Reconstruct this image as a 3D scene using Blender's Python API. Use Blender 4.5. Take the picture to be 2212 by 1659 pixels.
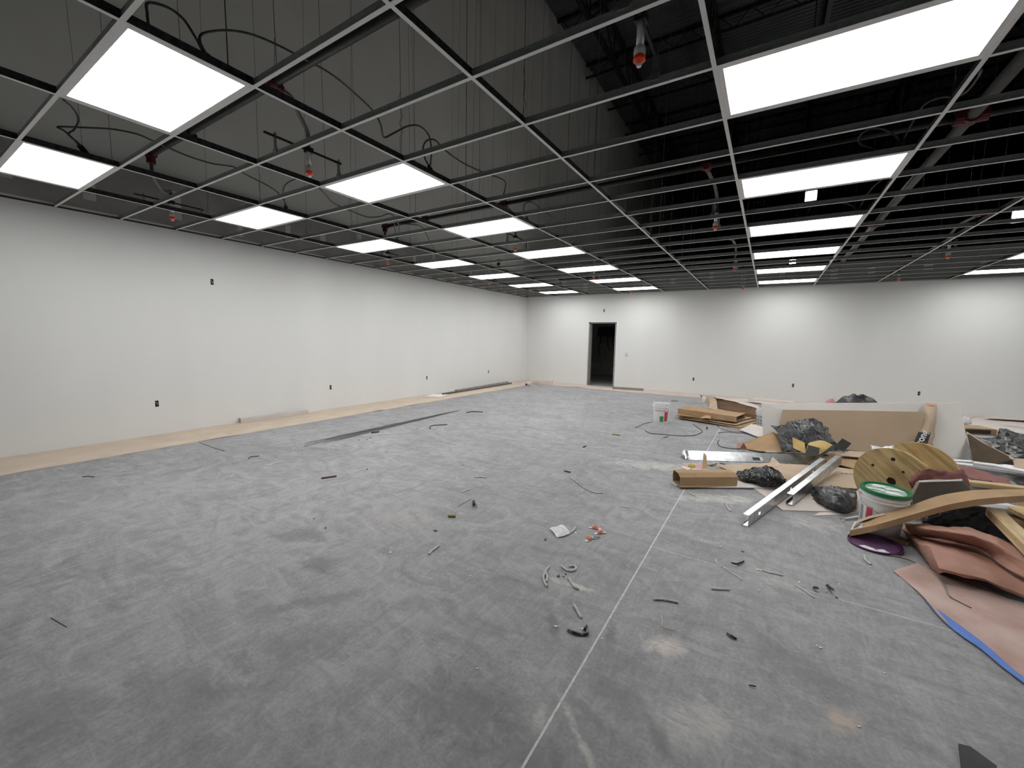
import bpy, bmesh, math, random
from mathutils import Vector, Matrix, noise
random.seed(7)
for o in list(bpy.data.objects): bpy.data.objects.remove(o)
sc = bpy.context.scene
COL = sc.collection

# ------------------------------------------------------------------ camera
FPX = 880.547
CAM = Vector((0.3711, -0.8153, 1.5310))
YAW, PIT, ROL = -0.558748, -0.110536, 0.019817
FW = Vector((math.sin(YAW)*math.cos(PIT), math.cos(YAW)*math.cos(PIT), math.sin(PIT)))
R0 = Vector((math.cos(YAW), -math.sin(YAW), 0)); U0 = R0.cross(FW)
RT = R0*math.cos(ROL) + U0*math.sin(ROL); UP = -R0*math.sin(ROL) + U0*math.cos(ROL)
cd = bpy.data.cameras.new('camera'); cam = bpy.data.objects.new('camera', cd); COL.objects.link(cam)
cd.sensor_width = 36; cd.sensor_fit = 'HORIZONTAL'; cd.lens = FPX/2212*36
cd.clip_start = .05; cd.clip_end = 200
M = Matrix((RT, UP, -FW)).transposed().to_4x4(); M.translation = CAM
cam.matrix_world = M
sc.camera = cam

# ------------------------------------------------------------------ world, exposure
w = bpy.data.worlds.new('world'); sc.world = w; w.use_nodes = True
w.node_tree.nodes['Background'].inputs[0].default_value = (0.02, 0.022, 0.025, 1)
w.node_tree.nodes['Background'].inputs[1].default_value = .05
vs = sc.view_settings
vs.view_transform = 'Standard'; vs.look = 'None'; vs.gamma = 1; vs.use_curve_mapping = False
vs.exposure = 1.08
PANEL_POWER = 5.2          # emission of the lay-in light panels

# ------------------------------------------------------------------ measures (metres)
FT = .3048
CX, CY = 4*FT, 2*FT        # ceiling cell
H = 3.042                  # underside of the ceiling grid
XW, YW = -7.256, 12.342    # left wall, far wall
XR, YB = 7.3152, -3.6      # right wall, back wall
HB = 3.75                  # top of the drywall above the grid
HR = 13.6                  # roof deck
DL, DR, DH = -4.832, -3.876, 2.135   # door opening

def W(px, py, z=None, Y=None, X=None):
    "pixel of the 2212x1659 photograph -> point on a plane"
    d = FW + RT*((px-1106)/FPX) - UP*((py-829.5)/FPX)
    if Y is not None: t = (Y-CAM.y)/d.y
    elif X is not None: t = (X-CAM.x)/d.x
    else: t = ((z or 0)-CAM.z)/d.z
    return CAM + d*t

def Wpl(px, py, p0, n):
    "pixel -> point on the plane through p0 with normal n"
    d = FW + RT*((px-1106)/FPX) - UP*((py-829.5)/FPX)
    return CAM + d*((Vector(p0)-CAM).dot(n)/d.dot(n))

# ------------------------------------------------------------------ materials
MATS = {}
def nodes(name):
    m = bpy.data.materials.new(name); m.use_nodes = True
    nt = m.node_tree; b = nt.nodes['Principled BSDF']
    return m, nt, b
def L(nt, a, b): nt.links.new(a, b)
def mat(name, col, rough=.6, metal=0., var=.12, scale=8., bump=0., bscale=60., stretch=None, spec=None, tint=None, detail=6):
    "procedural colour: noise between two shades of the same colour, optional relief"
    if name in MATS: return MATS[name]
    m, nt, b = nodes(name)
    tc = nt.nodes.new('ShaderNodeTexCoord'); mp = nt.nodes.new('ShaderNodeMapping')
    L(nt, tc.outputs['Object'], mp.inputs[0])
    if stretch: mp.inputs['Scale'].default_value = stretch
    n = nt.nodes.new('ShaderNodeTexNoise'); n.inputs['Scale'].default_value = scale; n.inputs['Detail'].default_value = detail
    L(nt, mp.outputs[0], n.inputs['Vector'])
    r = nt.nodes.new('ShaderNodeValToRGB')
    c2 = tint or tuple(min(1, c*(1+var)) for c in col)
    r.color_ramp.elements[0].color = tuple(c*(1-var) for c in col)+(1,); r.color_ramp.elements[0].position = .3
    r.color_ramp.elements[1].color = tuple(c2)+(1,); r.color_ramp.elements[1].position = .7
    L(nt, n.outputs['Fac'], r.inputs[0]); L(nt, r.outputs[0], b.inputs['Base Color'])
    b.inputs['Roughness'].default_value = rough; b.inputs['Metallic'].default_value = metal
    if spec is not None: b.inputs['Specular IOR Level'].default_value = spec
    if bump:
        n2 = nt.nodes.new('ShaderNodeTexNoise'); n2.inputs['Scale'].default_value = bscale; n2.inputs['Detail'].default_value = 4
        L(nt, mp.outputs[0], n2.inputs['Vector'])
        bp = nt.nodes.new('ShaderNodeBump'); bp.inputs['Strength'].default_value = bump; bp.inputs['Distance'].default_value = .01
        L(nt, n2.outputs['Fac'], bp.inputs['Height']); L(nt, bp.outputs[0], b.inputs['Normal'])
    MATS[name] = m
    return m
def wood(name, c1, c2, scale=14., dist=4., rot=(0, 0, 0), rough=.65):
    if name in MATS: return MATS[name]
    m, nt, b = nodes(name)
    tc = nt.nodes.new('ShaderNodeTexCoord'); mp = nt.nodes.new('ShaderNodeMapping'); mp.inputs['Rotation'].default_value = rot
    L(nt, tc.outputs['Object'], mp.inputs[0])
    mp2 = nt.nodes.new('ShaderNodeMapping'); mp2.inputs['Scale'].default_value = (1.2, scale, scale)
    L(nt, mp.outputs[0], mp2.inputs[0])
    n1 = nt.nodes.new('ShaderNodeTexNoise'); n1.inputs['Scale'].default_value = 2.2; n1.inputs['Detail'].default_value = 7; n1.inputs['Distortion'].default_value = dist*.15
    L(nt, mp2.outputs[0], n1.inputs['Vector'])
    n = nt.nodes.new('ShaderNodeTexNoise'); n.inputs['Scale'].default_value = 5; n.inputs['Detail'].default_value = 8
    L(nt, mp.outputs[0], n.inputs['Vector'])
    mx = nt.nodes.new('ShaderNodeMix'); mx.data_type = 'FLOAT'; mx.inputs[0].default_value = .35
    L(nt, n1.outputs['Fac'], mx.inputs[2]); L(nt, n.outputs['Fac'], mx.inputs[3])
    r = nt.nodes.new('ShaderNodeValToRGB')
    r.color_ramp.elements[0].color = c1+(1,); r.color_ramp.elements[1].color = c2+(1,)
    r.color_ramp.elements[0].position = .32; r.color_ramp.elements[1].position = .62
    L(nt, mx.outputs[0], r.inputs[0]); L(nt, r.outputs[0], b.inputs['Base Color'])
    b.inputs['Roughness'].default_value = rough
    MATS[name] = m
    return m
def grain(name, d, c1, c2, scale=16., dist=.6, rough=.65):
    "wood with its grain along the direction d"
    if name in MATS: return MATS[name]
    d = Vector(d).normalized(); b_ = d.orthogonal().normalized(); c_ = d.cross(b_)
    e = Matrix((d, b_, c_)).to_euler('XYZ')
    return wood(name, c1, c2, scale, dist, tuple(e), rough)
def emit(name, col, s):
    m, nt, b = nodes(name)
    b.inputs['Base Color'].default_value = (.8, .8, .8, 1)
    b.inputs['Emission Color'].default_value = col+(1,); b.inputs['Emission Strength'].default_value = s
    MATS[name] = m
    return m

# ------------------------------------------------------------------ geometry helpers (all return (verts, faces))
def obox(o, ax, ay, az, xr, yr, zr):
    ax, ay, az, o = Vector(ax), Vector(ay), Vector(az), Vector(o)
    V = [o+ax*x+ay*y+az*z for x in xr for y in yr for z in zr]
    F = [(0, 1, 3, 2), (4, 6, 7, 5), (0, 4, 5, 1), (2, 3, 7, 6), (0, 2, 6, 4), (1, 5, 7, 3)]
    if ax.cross(ay).dot(az) < 0: F = [f[::-1] for f in F]
    return V, F
EX, EY, EZ = Vector((1, 0, 0)), Vector((0, 1, 0)), Vector((0, 0, 1))
def box(x0, x1, y0, y1, z0, z1): return obox((0, 0, 0), EX, EY, EZ, (x0, x1), (y0, y1), (z0, z1))
def join(*gs):
    V, F = [], []
    for v, f in gs:
        n = len(V); V += list(v); F += [tuple(i+n for i in t) for t in f]
    return V, F
def cat(pts, n=6):
    "Catmull-Rom through the points"
    p = [Vector(x) for x in pts]
    if len(p) < 3: return p
    q = [p[0]*2-p[1]]+p+[p[-1]*2-p[-2]]; out = []
    for i in range(1, len(q)-2):
        a, b, c, d = q[i-1:i+3]
        for k in range(n):
            t = k/n
            out.append(.5*((2*b)+(c-a)*t+(2*a-5*b+4*c-d)*t*t+(3*b-a-3*c+d)*t**3))
    out.append(p[-1]); return out
def tube(pts, r, sides=6, cap=True, radii=None):
    pts = [Vector(p) for p in pts]; V, F = [], []
    t0 = (pts[1]-pts[0]).normalized()
    nrm = t0.orthogonal().normalized()
    for i, p in enumerate(pts):
        t = (pts[min(i+1, len(pts)-1)]-pts[max(i-1, 0)])
        t = t.normalized() if t.length > 1e-9 else t0
        nrm = (nrm-t*nrm.dot(t)); nrm = nrm.normalized() if nrm.length > 1e-6 else t.orthogonal().normalized()
        bn = t.cross(nrm); rr = radii[i] if radii else r
        for k in range(sides):
            a = 2*math.pi*k/sides
            V.append(p+(nrm*math.cos(a)+bn*math.sin(a))*rr)
    for i in range(len(pts)-1):
        for k in range(sides):
            a, b = i*sides+k, i*sides+(k+1) % sides
            F.append((a, b, b+sides, a+sides))
    if cap: F += [tuple(range(sides))[::-1], tuple(range(len(V)-sides, len(V)))]
    return V, F
def lathe(prof, seg=28, a0=0., a1=2*math.pi):
    "profile [(r, z)] turned about z"
    full = abs(a1-a0-2*math.pi) < 1e-6; n = seg if full else seg+1; V, F = [], []
    for r, z in prof:
        for k in range(n):
            a = a0+(a1-a0)*k/seg; V.append(Vector((r*math.cos(a), r*math.sin(a), z)))
    for i in range(len(prof)-1):
        for k in range(seg):
            a, b = i*n+k, i*n+(k+1) % n
            F.append((a, b, b+n, a+n))
    return V, F
def prism(poly, off):
    poly = [Vector(p) for p in poly]; n = len(poly); off = Vector(off)
    V = poly+[p+off for p in poly]
    F = [tuple(range(n))[::-1], tuple(range(n, 2*n))]+[(i, (i+1) % n, n+(i+1) % n, n+i) for i in range(n)]
    return V, F
def sheet(poly, t=.0125):
    "flat board: polygon given on its lower face, thickness t along the (upward) normal"
    p = [Vector(x) for x in poly]
    nn = Vector((0, 0, 0))
    for i in range(len(p)): nn += p[i].cross(p[(i+1) % len(p)])
    nn.normalize()
    if nn.z < -1e-3 or (abs(nn.z) < 1e-3 and (CAM-p[0]).dot(nn) < 0): nn = -nn; p = p[::-1]
    return prism(p, nn*t)
def strip(e1, e2, t):
    "slab between two polylines, thickness t downwards"
    V, F = [], []; n = len(e1)
    for a, b in zip(e1, e2):
        V += [Vector(a), Vector(b), Vector(b)-EZ*t, Vector(a)-EZ*t]
    for i in range(n-1):
        o = i*4
        for k in range(4): F.append((o+k, o+(k+1) % 4, o+4+(k+1) % 4, o+4+k))
    F += [(3, 2, 1, 0), (4*n-4, 4*n-3, 4*n-2, 4*n-1)]
    return V, F
def cr(a, b, c, d, t): return .5*((2*b)+(c-a)*t+(2*a-5*b+4*c-d)*t*t+(3*b-a-3*c+d)*t**3)
def surf(ctrl, nu=6, nv=6, amp=0., freq=6., ridge=0., rfreq=5., t=.002, seed=0., minz=None, smoothc=True, fold=0., ffreq=4.):
    "sheet through a grid of control points, with creases; t = thickness"
    R, C = len(ctrl), len(ctrl[0]); g = [[Vector(p) for p in row] for row in ctrl]
    def row_s(row):
        q = [row[0]*2-row[1]]+row+[row[-1]*2-row[-2]]; out = []
        for i in range(1, len(q)-2):
            for k in range(nu):
                tt = k/nu
                out.append(cr(q[i-1], q[i], q[i+1], q[i+2], tt) if smoothc else q[i].lerp(q[i+1], tt))
        out.append(row[-1].copy()); return out
    gr = [row_s(r) for r in g]
    cols = list(zip(*gr)); dense = list(zip(*[ _cs(list(c), nv, smoothc) for c in cols]))
    nr, nc = len(dense), len(dense[0]); V = []
    for i in range(nr):
        for j in range(nc):
            a = dense[min(i+1, nr-1)][j]-dense[max(i-1, 0)][j]; b = dense[i][min(j+1, nc-1)]-dense[i][max(j-1, 0)]
            n = a.cross(b); n = n.normalized() if n.length > 1e-9 else EZ.copy()
            p = dense[i][j]; s = Vector((seed*7.3, seed*3.1, seed))
            d = 0
            if amp: d += amp*noise.fractal(p*freq+s, 1., 2., 4)
            if ridge:
                d += ridge*(.5-abs(noise.noise(p*rfreq+s*2))*2)+ridge*.5*(.5-abs(noise.noise(p*rfreq*2.3+s*3))*2)
            if fold:
                for q_, (fx, fy, fz) in enumerate(((1., .22, .5), (.25, 1., .5), (.6, -.5, 1.))):
                    v = Vector((p.x*fx+p.y*(.5-q_*.4), p.y*fy-p.x*(.3*q_), p.z*fz))*ffreq*(1+.6*q_)+s*(q_+1.7)
                    v += Vector((noise.noise(v*.7), noise.noise(v*.7+Vector((9, 2, 4))), 0))*.6
                    d += fold*(1-.3*q_)*(max(0., 1-abs(noise.noise(v))*4.5)**1.6-.25)+fold*.4*(max(0., 1-abs(noise.noise(v*2.7+s))*4)**1.5-.25)
            p = p+n*d
            if minz is not None and p.z < minz: p.z = minz+.2*random.random()*.01
            V.append(p)
    F = [(i*nc+j, i*nc+j+1, (i+1)*nc+j+1, (i+1)*nc+j) for i in range(nr-1) for j in range(nc-1)]
    # back face
    N = len(V); nrm = [Vector((0, 0, 0)) for _ in V]
    for f in F:
        k = (V[f[1]]-V[f[0]]).cross(V[f[3]]-V[f[0]])
        for i in f: nrm[i] += k
    V2 = [v-(n.normalized() if n.length > 0 else EZ)*t for v, n in zip(V, nrm)]
    F2 = [tuple(i+N for i in f[::-1]) for f in F]
    bd = [j for j in range(nc)]+[i*nc+nc-1 for i in range(1, nr)]+[(nr-1)*nc+j for j in range(nc-2, -1, -1)]+[i*nc for i in range(nr-2, 0, -1)]
    F3 = [(bd[(k+1) % len(bd)], bd[k], bd[k]+N, bd[(k+1) % len(bd)]+N) for k in range(len(bd))]
    return V+V2, F+F2+F3
def _cs(col, nv, smoothc):
    q = [col[0]*2-col[1]]+col+[col[-1]*2-col[-2]]; out = []
    for i in range(1, len(q)-2):
        for k in range(nv):
            tt = k/nv
            out.append(cr(q[i-1], q[i], q[i+1], q[i+2], tt) if smoothc else q[i].lerp(q[i+1], tt))
    out.append(col[-1].copy()); return out
def blob(c, rad, seed=0., amp=.25, freq=3., ridge=.1, rf=4., seg=28, flat=True):
    "crumpled lump standing on z = c.z"
    V, F = [], []; rings = seg//2
    for i in range(rings+1):
        th = math.pi/2*i/rings if flat else math.pi*i/rings
        for k in range(seg):
            a = 2*math.pi*k/seg
            d = Vector((math.sin(th)*math.cos(a), math.sin(th)*math.sin(a), math.cos(th)))
            s = 1+amp*noise.fractal(d*freq+Vector((seed, seed*2, 1)), 1, 2, 4)+ridge*(.5-2*abs(noise.noise(d*rf+Vector((seed*3, 5, seed)))))
            p = Vector(c)+Vector((d.x*rad[0], d.y*rad[1], max(0, d.z)*rad[2]))*s
            V.append(p)
    for i in range(rings):
        for k in range(seg):
            a, b = i*seg+k, i*seg+(k+1) % seg
            F.append((a, a+seg, b+seg, b))
    F.append(tuple(range(rings*seg, rings*seg+seg))); return V, F

# ------------------------------------------------------------------ object helpers
ORG = {}
def obj(name, geo, m, parent=None, smooth=False, local=False, loc=None, label=None, cat_=None, group=None, kind=None):
    """one mesh object. Top-level: verts in world space, origin moved to the base. Part: verts in world space
    (or in the parent's space when local=True)."""
    V, F = geo; V = [Vector(v) for v in V]
    me = bpy.data.meshes.new(name)
    if parent is None:
        if loc is None:
            xs = [v.x for v in V]; ys = [v.y for v in V]
            loc = Vector(((min(xs)+max(xs))/2, (min(ys)+max(ys))/2, min(v.z for v in V)))
        loc = Vector(loc)
        if not local: V = [v-loc for v in V]
    else:
        if not local: V = [v-ORG[parent.name] for v in V]
    me.from_pydata([tuple(v) for v in V], [], F); me.update()
    bm = bmesh.new(); bm.from_mesh(me); bmesh.ops.recalc_face_normals(bm, faces=bm.faces); bm.to_mesh(me); bm.free()
    if isinstance(m, (list, tuple)):
        for x in m: me.materials.append(x)
    else: me.materials.append(m)
    if smooth:
        for p in me.polygons: p.use_smooth = True
    o = bpy.data.objects.new(name, me); COL.objects.link(o)
    if parent: o.parent = parent; ORG[o.name] = ORG[parent.name]
    else: o.location = loc; ORG[o.name] = loc
    if smooth == 'auto':
        me.set_sharp_from_angle(angle=math.radians(35))
    return tag(o, label, cat_, group, kind)
def tag(o, label=None, cat_=None, group=None, kind=None):
    if label: o['label'] = label
    if cat_: o['category'] = cat_
    if group: o['group'] = group
    if kind: o['kind'] = kind
    return o
def thing(name, label, cat_, loc=(0, 0, 0), rot=None, group=None, kind=None):
    o = bpy.data.objects.new(name, None); COL.objects.link(o); o.empty_display_size = .1
    o.location = loc; ORG[o.name] = Vector(loc)
    if rot is not None: o.rotation_euler = rot
    return tag(o, label, cat_, group, kind)
def share(name, mesh, parent, loc, rot=None):
    o = bpy.data.objects.new(name, mesh); COL.objects.link(o); o.parent = parent; o.location = loc
    if rot is not None: o.rotation_euler = rot
    ORG[o.name] = ORG[parent.name]
    return o
def copy_tree(src, loc, rot=None, label=None, group=None):
    r = src.copy(); COL.objects.link(r); r.location = loc
    if rot is not None: r.rotation_euler = rot
    if label: r['label'] = label
    if group: r['group'] = group
    for ch in src.children:
        c = ch.copy(); COL.objects.link(c); c.parent = r
        for g in ch.children:
            d = g.copy(); COL.objects.link(d); d.parent = c
    return r
def text_geo(s, size, o, ax, ay, bold=0.):
    "lettering as thin mesh on the plane (o, ax, ay)"
    cu = bpy.data.curves.new('lettering', 'FONT'); cu.body = s; cu.size = size; cu.extrude = .0004; cu.offset = bold
    cu.align_x = 'CENTER'; cu.align_y = 'CENTER'
    t = bpy.data.objects.new('lettering', cu); COL.objects.link(t)
    me = bpy.data.meshes.new_from_object(t.evaluated_get(bpy.context.evaluated_depsgraph_get()))
    ax, ay = Vector(ax).normalized(), Vector(ay).normalized(); az = ax.cross(ay)
    V = [Vector(o)+ax*v.co.x+ay*v.co.y+az*v.co.z for v in me.vertices]; F = [tuple(p.vertices) for p in me.polygons]
    bpy.data.objects.remove(t); bpy.data.meshes.remove(me); bpy.data.curves.remove(cu)
    return V, F
# ================================================================== SETTING
WHITE = mat('wall_paint', (.75, .755, .74), .75, var=.022, scale=1.2, bump=.06, bscale=140, stretch=(1, 1, .25))
DRYW = mat('bare_drywall', (.36, .345, .325), .9, var=.12, scale=2.5)
MUD = mat('joint_compound', (.62, .61, .58), .9, var=.1, scale=9)
TILT = mat('upper_wall', (.84, .84, .80), .95, var=.06, scale=.6, spec=.2)
DARKWALL = mat('dark_building', (.10, .10, .10), .9, var=.2, scale=.5)
STEELBLK = mat('black_steel', (.012, .012, .013), .6, var=.3, scale=4)
GALV = mat('galvanized', (.55, .57, .57), .34, 1., var=.22, scale=16, detail=3)
TEEWEB = mat('tee_web', (.38, .42, .41), .36, .6, var=.2, scale=30, stretch=(1, 1, 3))
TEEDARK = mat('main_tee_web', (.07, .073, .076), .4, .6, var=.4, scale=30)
TEEW = mat('tee_paint', (.72, .72, .70), .5, var=.05, scale=5)

def floor_material():
    m, nt, b = nodes('concrete_floor'); N = nt.nodes.new
    tc = N('ShaderNodeTexCoord')
    def noise_(scale, detail, rough=.55, sc=(1, 1, 1), rz=0, dist=0.):
        mp = N('ShaderNodeMapping'); mp.inputs['Scale'].default_value = sc; mp.inputs['Rotation'].default_value = (0, 0, rz)
        L(nt, tc.outputs['Object'], mp.inputs[0])
        n = N('ShaderNodeTexNoise'); n.inputs['Scale'].default_value = scale; n.inputs['Detail'].default_value = detail
        n.inputs['Roughness'].default_value = rough; n.inputs['Distortion'].default_value = dist
        L(nt, mp.outputs[0], n.inputs['Vector']); return n.outputs['Fac']
    def ramp(f, stops):
        r = N('ShaderNodeValToRGB'); e = r.color_ramp.elements
        e[0].position, e[0].color = stops[0][0], stops[0][1]; e[1].position, e[1].color = stops[-1][0], stops[-1][1]
        for p, c in stops[1:-1]:
            k = e.new(p); k.color = c
        L(nt, f, r.inputs[0]); return r.outputs[0]
    def mix(f, a, c, mode='MIX'):
        x = N('ShaderNodeMix'); x.data_type = 'RGBA'; x.blend_type = mode
        if isinstance(f, float): x.inputs[0].default_value = f
        else: L(nt, f, x.inputs[0])
        for i, v in ((6, a), (7, c)):
            if isinstance(v, tuple): x.inputs[i].default_value = v
            else: L(nt, v, x.inputs[i])
        return x.outputs[2]
    def math_(op, a, c):
        x = N('ShaderNodeMath'); x.operation = op
        for i, v in ((0, a), (1, c)):
            if isinstance(v, (int, float)): x.inputs[i].default_value = v
            else: L(nt, v, x.inputs[i])
        return x.outputs[0]
    g = lambda v, t=(1, 1, 1.005): (v*t[0], v*t[1], v*t[2], 1)
    base = ramp(noise_(.55, 5, .6, dist=.6), [(.28, g(.285)), (.5, g(.335)), (.72, g(.385))])
    streak = ramp(noise_(3.4, 8, .64, (.6, 1.1, 1), .5, 2.2), [(.3, g(.80)), (.5, g(1.0)), (.68, g(1.16)), (.82, g(1.36))])
    c = mix(1.0, base, streak, 'MULTIPLY')
    streak2 = ramp(noise_(11., 8, .65, (1.3, .35, 1), -.9, 1.4), [(.3, g(.86)), (.52, g(1.0)), (.7, g(1.12)), (.82, g(1.3))])
    c = mix(1.0, c, streak2, 'MULTIPLY')
    fine = ramp(noise_(60, 8, .75), [(.3, g(.80)), (.7, g(1.16))])
    c = mix(1.0, c, fine, 'MULTIPLY')
    smear = ramp(noise_(2.2, 9, .72, (.6, 1, 1), .9, 2.2), [(.56, (0, 0, 0, 1)), (.72, (1, 1, 1, 1))])
    bwn = N('ShaderNodeRGBToBW'); L(nt, smear, bwn.inputs[0])
    c = mix(math_('MULTIPLY', bwn.outputs[0], .35), c, (.60, .60, .59, 1))
    # spilled plaster dust and dark scuffs, each with its own place: (pixel, rx, ry, angle, strength, colour)
    PW = (.66, .645, .60, 1); PD = (.17, .173, .178, 1); PT = (.52, .44, .37, 1)
    spots = [((1400, 1005), .55, .22, .3, .8, PW), ((1560, 1078), .55, .12, .5, .75, PW), ((1435, 1400), .10, .09, 0, 1., (.66, .60, .55, 1)), ((1440, 1402), .07, .06, .7, 1., (.66, .60, .55, 1)),
             ((1820, 1555), .10, .055, .9, 1., PT), ((1820, 1555), .07, .04, .9, 1., PT), ((1240, 1265), .14, .03, .1, .8, PW), ((1165, 1555), .03, .09, .3, .5, PW), ((1250, 1590), .22, .02, -.75, .6, PW),
             ((1500, 1560), .25, .13, .6, .5, PW), ((870, 1120), .35, .12, .4, .4, PT), ((1760, 1130), .25, .16, .4, .5, PW), ((2010, 1230), .13, .05, -.5, .8, PW),
             ((1650, 1240), .3, .1, -.5, .35, PW), ((650, 1155), .26, .12, .5, .55, PD), ((690, 1220), .16, .1, .2, .6, PD), ((680, 1300), .35, .07, .9, .45, PD),
             ((1195, 1350), .11, .035, -.95, .6, PD), ((1320, 1370), .1, .035, -1.25, .6, PD), ((1000, 1520), .26, .22, .2, .6, PD), ((1150, 1630), .2, .12, .2, .55, PD), ((1330, 1500), .22, .1, -.4, .45, PD), ((1290, 1560), .12, .04, -.4, .5, PD),
             ((1420, 1590), .1, .04, -1.0, .6, PD), ((400, 1500), .3, .2, .3, .35, PD), ((60, 1560), .3, .2, .3, .35, PD), ((640, 1400), .3, .15, .8, .35, PD),
             ((1550, 1195), .4, .12, -.3, .35, PD), ((1730, 1440), .35, .12, -.6, .4, PD)]
    # fine scuffs in two directions
    for (scl, st2, rz, amt) in ((9., (.22, 1.5, 1), .55, .30), (11., (.2, 1.6, 1), -.7, .24), (7., (.25, 1.4, 1), 1.5, .16)):
        k = ramp(noise_(scl, 9, .68, st2, rz, 1.5), [(.60, (0, 0, 0, 1)), (.76, (1, 1, 1, 1))])
        bw_ = N('ShaderNodeRGBToBW'); L(nt, k, bw_.inputs[0])
        c = mix(math_('MULTIPLY', bw_.outputs[0], amt), c, (.60, .595, .58, 1))
    k = ramp(noise_(5., 9, .7, (.3, 1.2, 1), .2, 1.8), [(.26, (1, 1, 1, 1)), (.42, (0, 0, 0, 1))])
    bw_ = N('ShaderNodeRGBToBW'); L(nt, k, bw_.inputs[0]); c = mix(math_('MULTIPLY', bw_.outputs[0], .42), c, (.17, .173, .178, 1))
    rag = noise_(7, 8, .7, dist=1.2)
    brk = ramp(noise_(16, 10, .72, (.5, 1.3, 1), .6, 1.6), [(.40, (.25, .25, .25, 1)), (.58, (1, 1, 1, 1))])
    bwb = N('ShaderNodeRGBToBW'); L(nt, brk, bwb.inputs[0])
    for (p, rx, ry, an, st, col) in spots:
        q = W(*p)
        mp = N('ShaderNodeMapping'); mp.vector_type = 'TEXTURE'
        mp.inputs['Location'].default_value = (q.x, q.y, 0); mp.inputs['Rotation'].default_value = (0, 0, an); mp.inputs['Scale'].default_value = (rx, ry, 1)
        L(nt, tc.outputs['Object'], mp.inputs[0])
        ln = N('ShaderNodeVectorMath'); ln.operation = 'LENGTH'; L(nt, mp.outputs[0], ln.inputs[0])
        d = math_('ADD', ln.outputs['Value'], math_('MULTIPLY', math_('SUBTRACT', rag, .5), 3.2))
        mr = N('ShaderNodeMapRange'); mr.inputs[1].default_value = 1.1; mr.inputs[2].default_value = .35; mr.inputs[3].default_value = 0; mr.inputs[4].default_value = st
        L(nt, d, mr.inputs[0])
        c = mix(mr.outputs[0] if col is PD else math_('MULTIPLY', mr.outputs[0], bwb.outputs[0]), c, col)
    L(nt, c, b.inputs['Base Color'])
    rr = N('ShaderNodeMapRange'); rr.inputs[3].default_value = .62; rr.inputs[4].default_value = .9
    L(nt, noise_(1.3, 4), rr.inputs[0]); L(nt, rr.outputs[0], b.inputs['Roughness'])
    b.inputs['Specular IOR Level'].default_value = .35
    bp = N('ShaderNodeBump'); bp.inputs['Strength'].default_value = .12; bp.inputs['Distance'].default_value = .01
    L(nt, noise_(25, 6, .6), bp.inputs['Height']); L(nt, bp.outputs[0], b.inputs['Normal'])
    return m
FLOOR = floor_material()
floor = obj('floor', box(XW-.3, 30, -8, 62, -.15, 0), FLOOR, kind='structure', loc=(0, 0, 0))
JOINT = mat('joint_dust', (.62, .61, .59), .9, var=.2, scale=30)
JOINTF = mat('faint_joint_dust', (.40, .40, .395), .9, var=.3, scale=12)
for g, m in ((box(-.270, -.260, YB, YW, -.004, .0012), JOINT), (box(-3.3645, -3.3585, YB, YW-1, -.004, .0005), JOINTF),
             (box(XW+1, -.27, 2.213, 2.218, -.004, .0005), JOINTF), (box(-.26, 6, 2.212, 2.2175, -.004, .0008), JOINT)):
    obj('saw_cut_joint', g, m, floor)

def holed(u0, u1, v0, v1, holes, P):
    "rectangle (u, v) with rectangular holes, as a flat grid of quads; P maps (u, v) to a point"
    us = sorted({u0, u1, *[h[0] for h in holes], *[h[1] for h in holes]}); vs_ = sorted({v0, v1, *[h[2] for h in holes], *[h[3] for h in holes]})
    V, F, ix = [], [], {}
    def vid(u, v):
        if (u, v) not in ix: ix[(u, v)] = len(V); V.append(P(u, v))
        return ix[(u, v)]
    for a, b in zip(us, us[1:]):
        for c, d in zip(vs_, vs_[1:]):
            mu, mv = (a+b)/2, (c+d)/2
            if any(h[0] < mu < h[1] and h[2] < mv < h[3] for h in holes): continue
            F.append((vid(a, c), vid(b, c), vid(b, d), vid(a, d)))
    return V, F
# electrical boxes (height and place read off the walls)
LB = [(2.266, 2.34), (1.456, .47), (4.297, .456), (7.114, .456), (9.929, .456)]
FB = [(-4.326, 2.513), (-1.466, .44), (.992, .44), (3.441, .44)]
bw, bh = .021, .046
lh = [(y-bw, y+bw, z-bh, z+bh) for y, z in LB]; fh = [(x-bw, x+bw, z-bh, z+bh) for x, z in FB]
wl = join(holed(YB, YW, 0, H+.05, lh, lambda u, v: Vector((XW, u, v))), box(XW-.10, XW-.085, YB, YW, 0, H+.05))
wall_left = obj('wall_left', wl, WHITE, kind='structure', loc=(XW, 0, 0))
obj('drywall_band', box(XW-.085, XW-.001, YB, YW+.1, H+.05, HB), DRYW, wall_left)
random.seed(3)
for k in range(20):
    y = YB+.6+k*CX*.66+random.uniform(-.1, .1)
    hgt = random.uniform(.18, .42); z0 = H+.08+random.uniform(0, .2)
    if y < YW-.2: obj('plaster_patch', box(XW-.002, XW+.0015, y-random.uniform(.03, .07), y+random.uniform(.03, .07), z0, min(HB-.05, z0+hgt)), MUD, wall_left)
wf = join(holed(XW-.1, XR+.1, 0, H+.05, fh+[(DL, DR, -.01, DH)], lambda u, v: Vector((u, YW, v))))
wall_far = obj('wall_far', wf, WHITE, kind='structure', loc=(0, YW, 0))
obj('wall_back_face', holed(XW-.1, XR+.1, 0, HB, [(DL, DR, -.01, DH)], lambda u, v: Vector((u, YW+.12, v))), DRYW, wall_far)
obj('drywall_band', box(XW, XR+.1, YW+.001, YW+.119, H+.05, HB), DRYW, wall_far)
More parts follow.
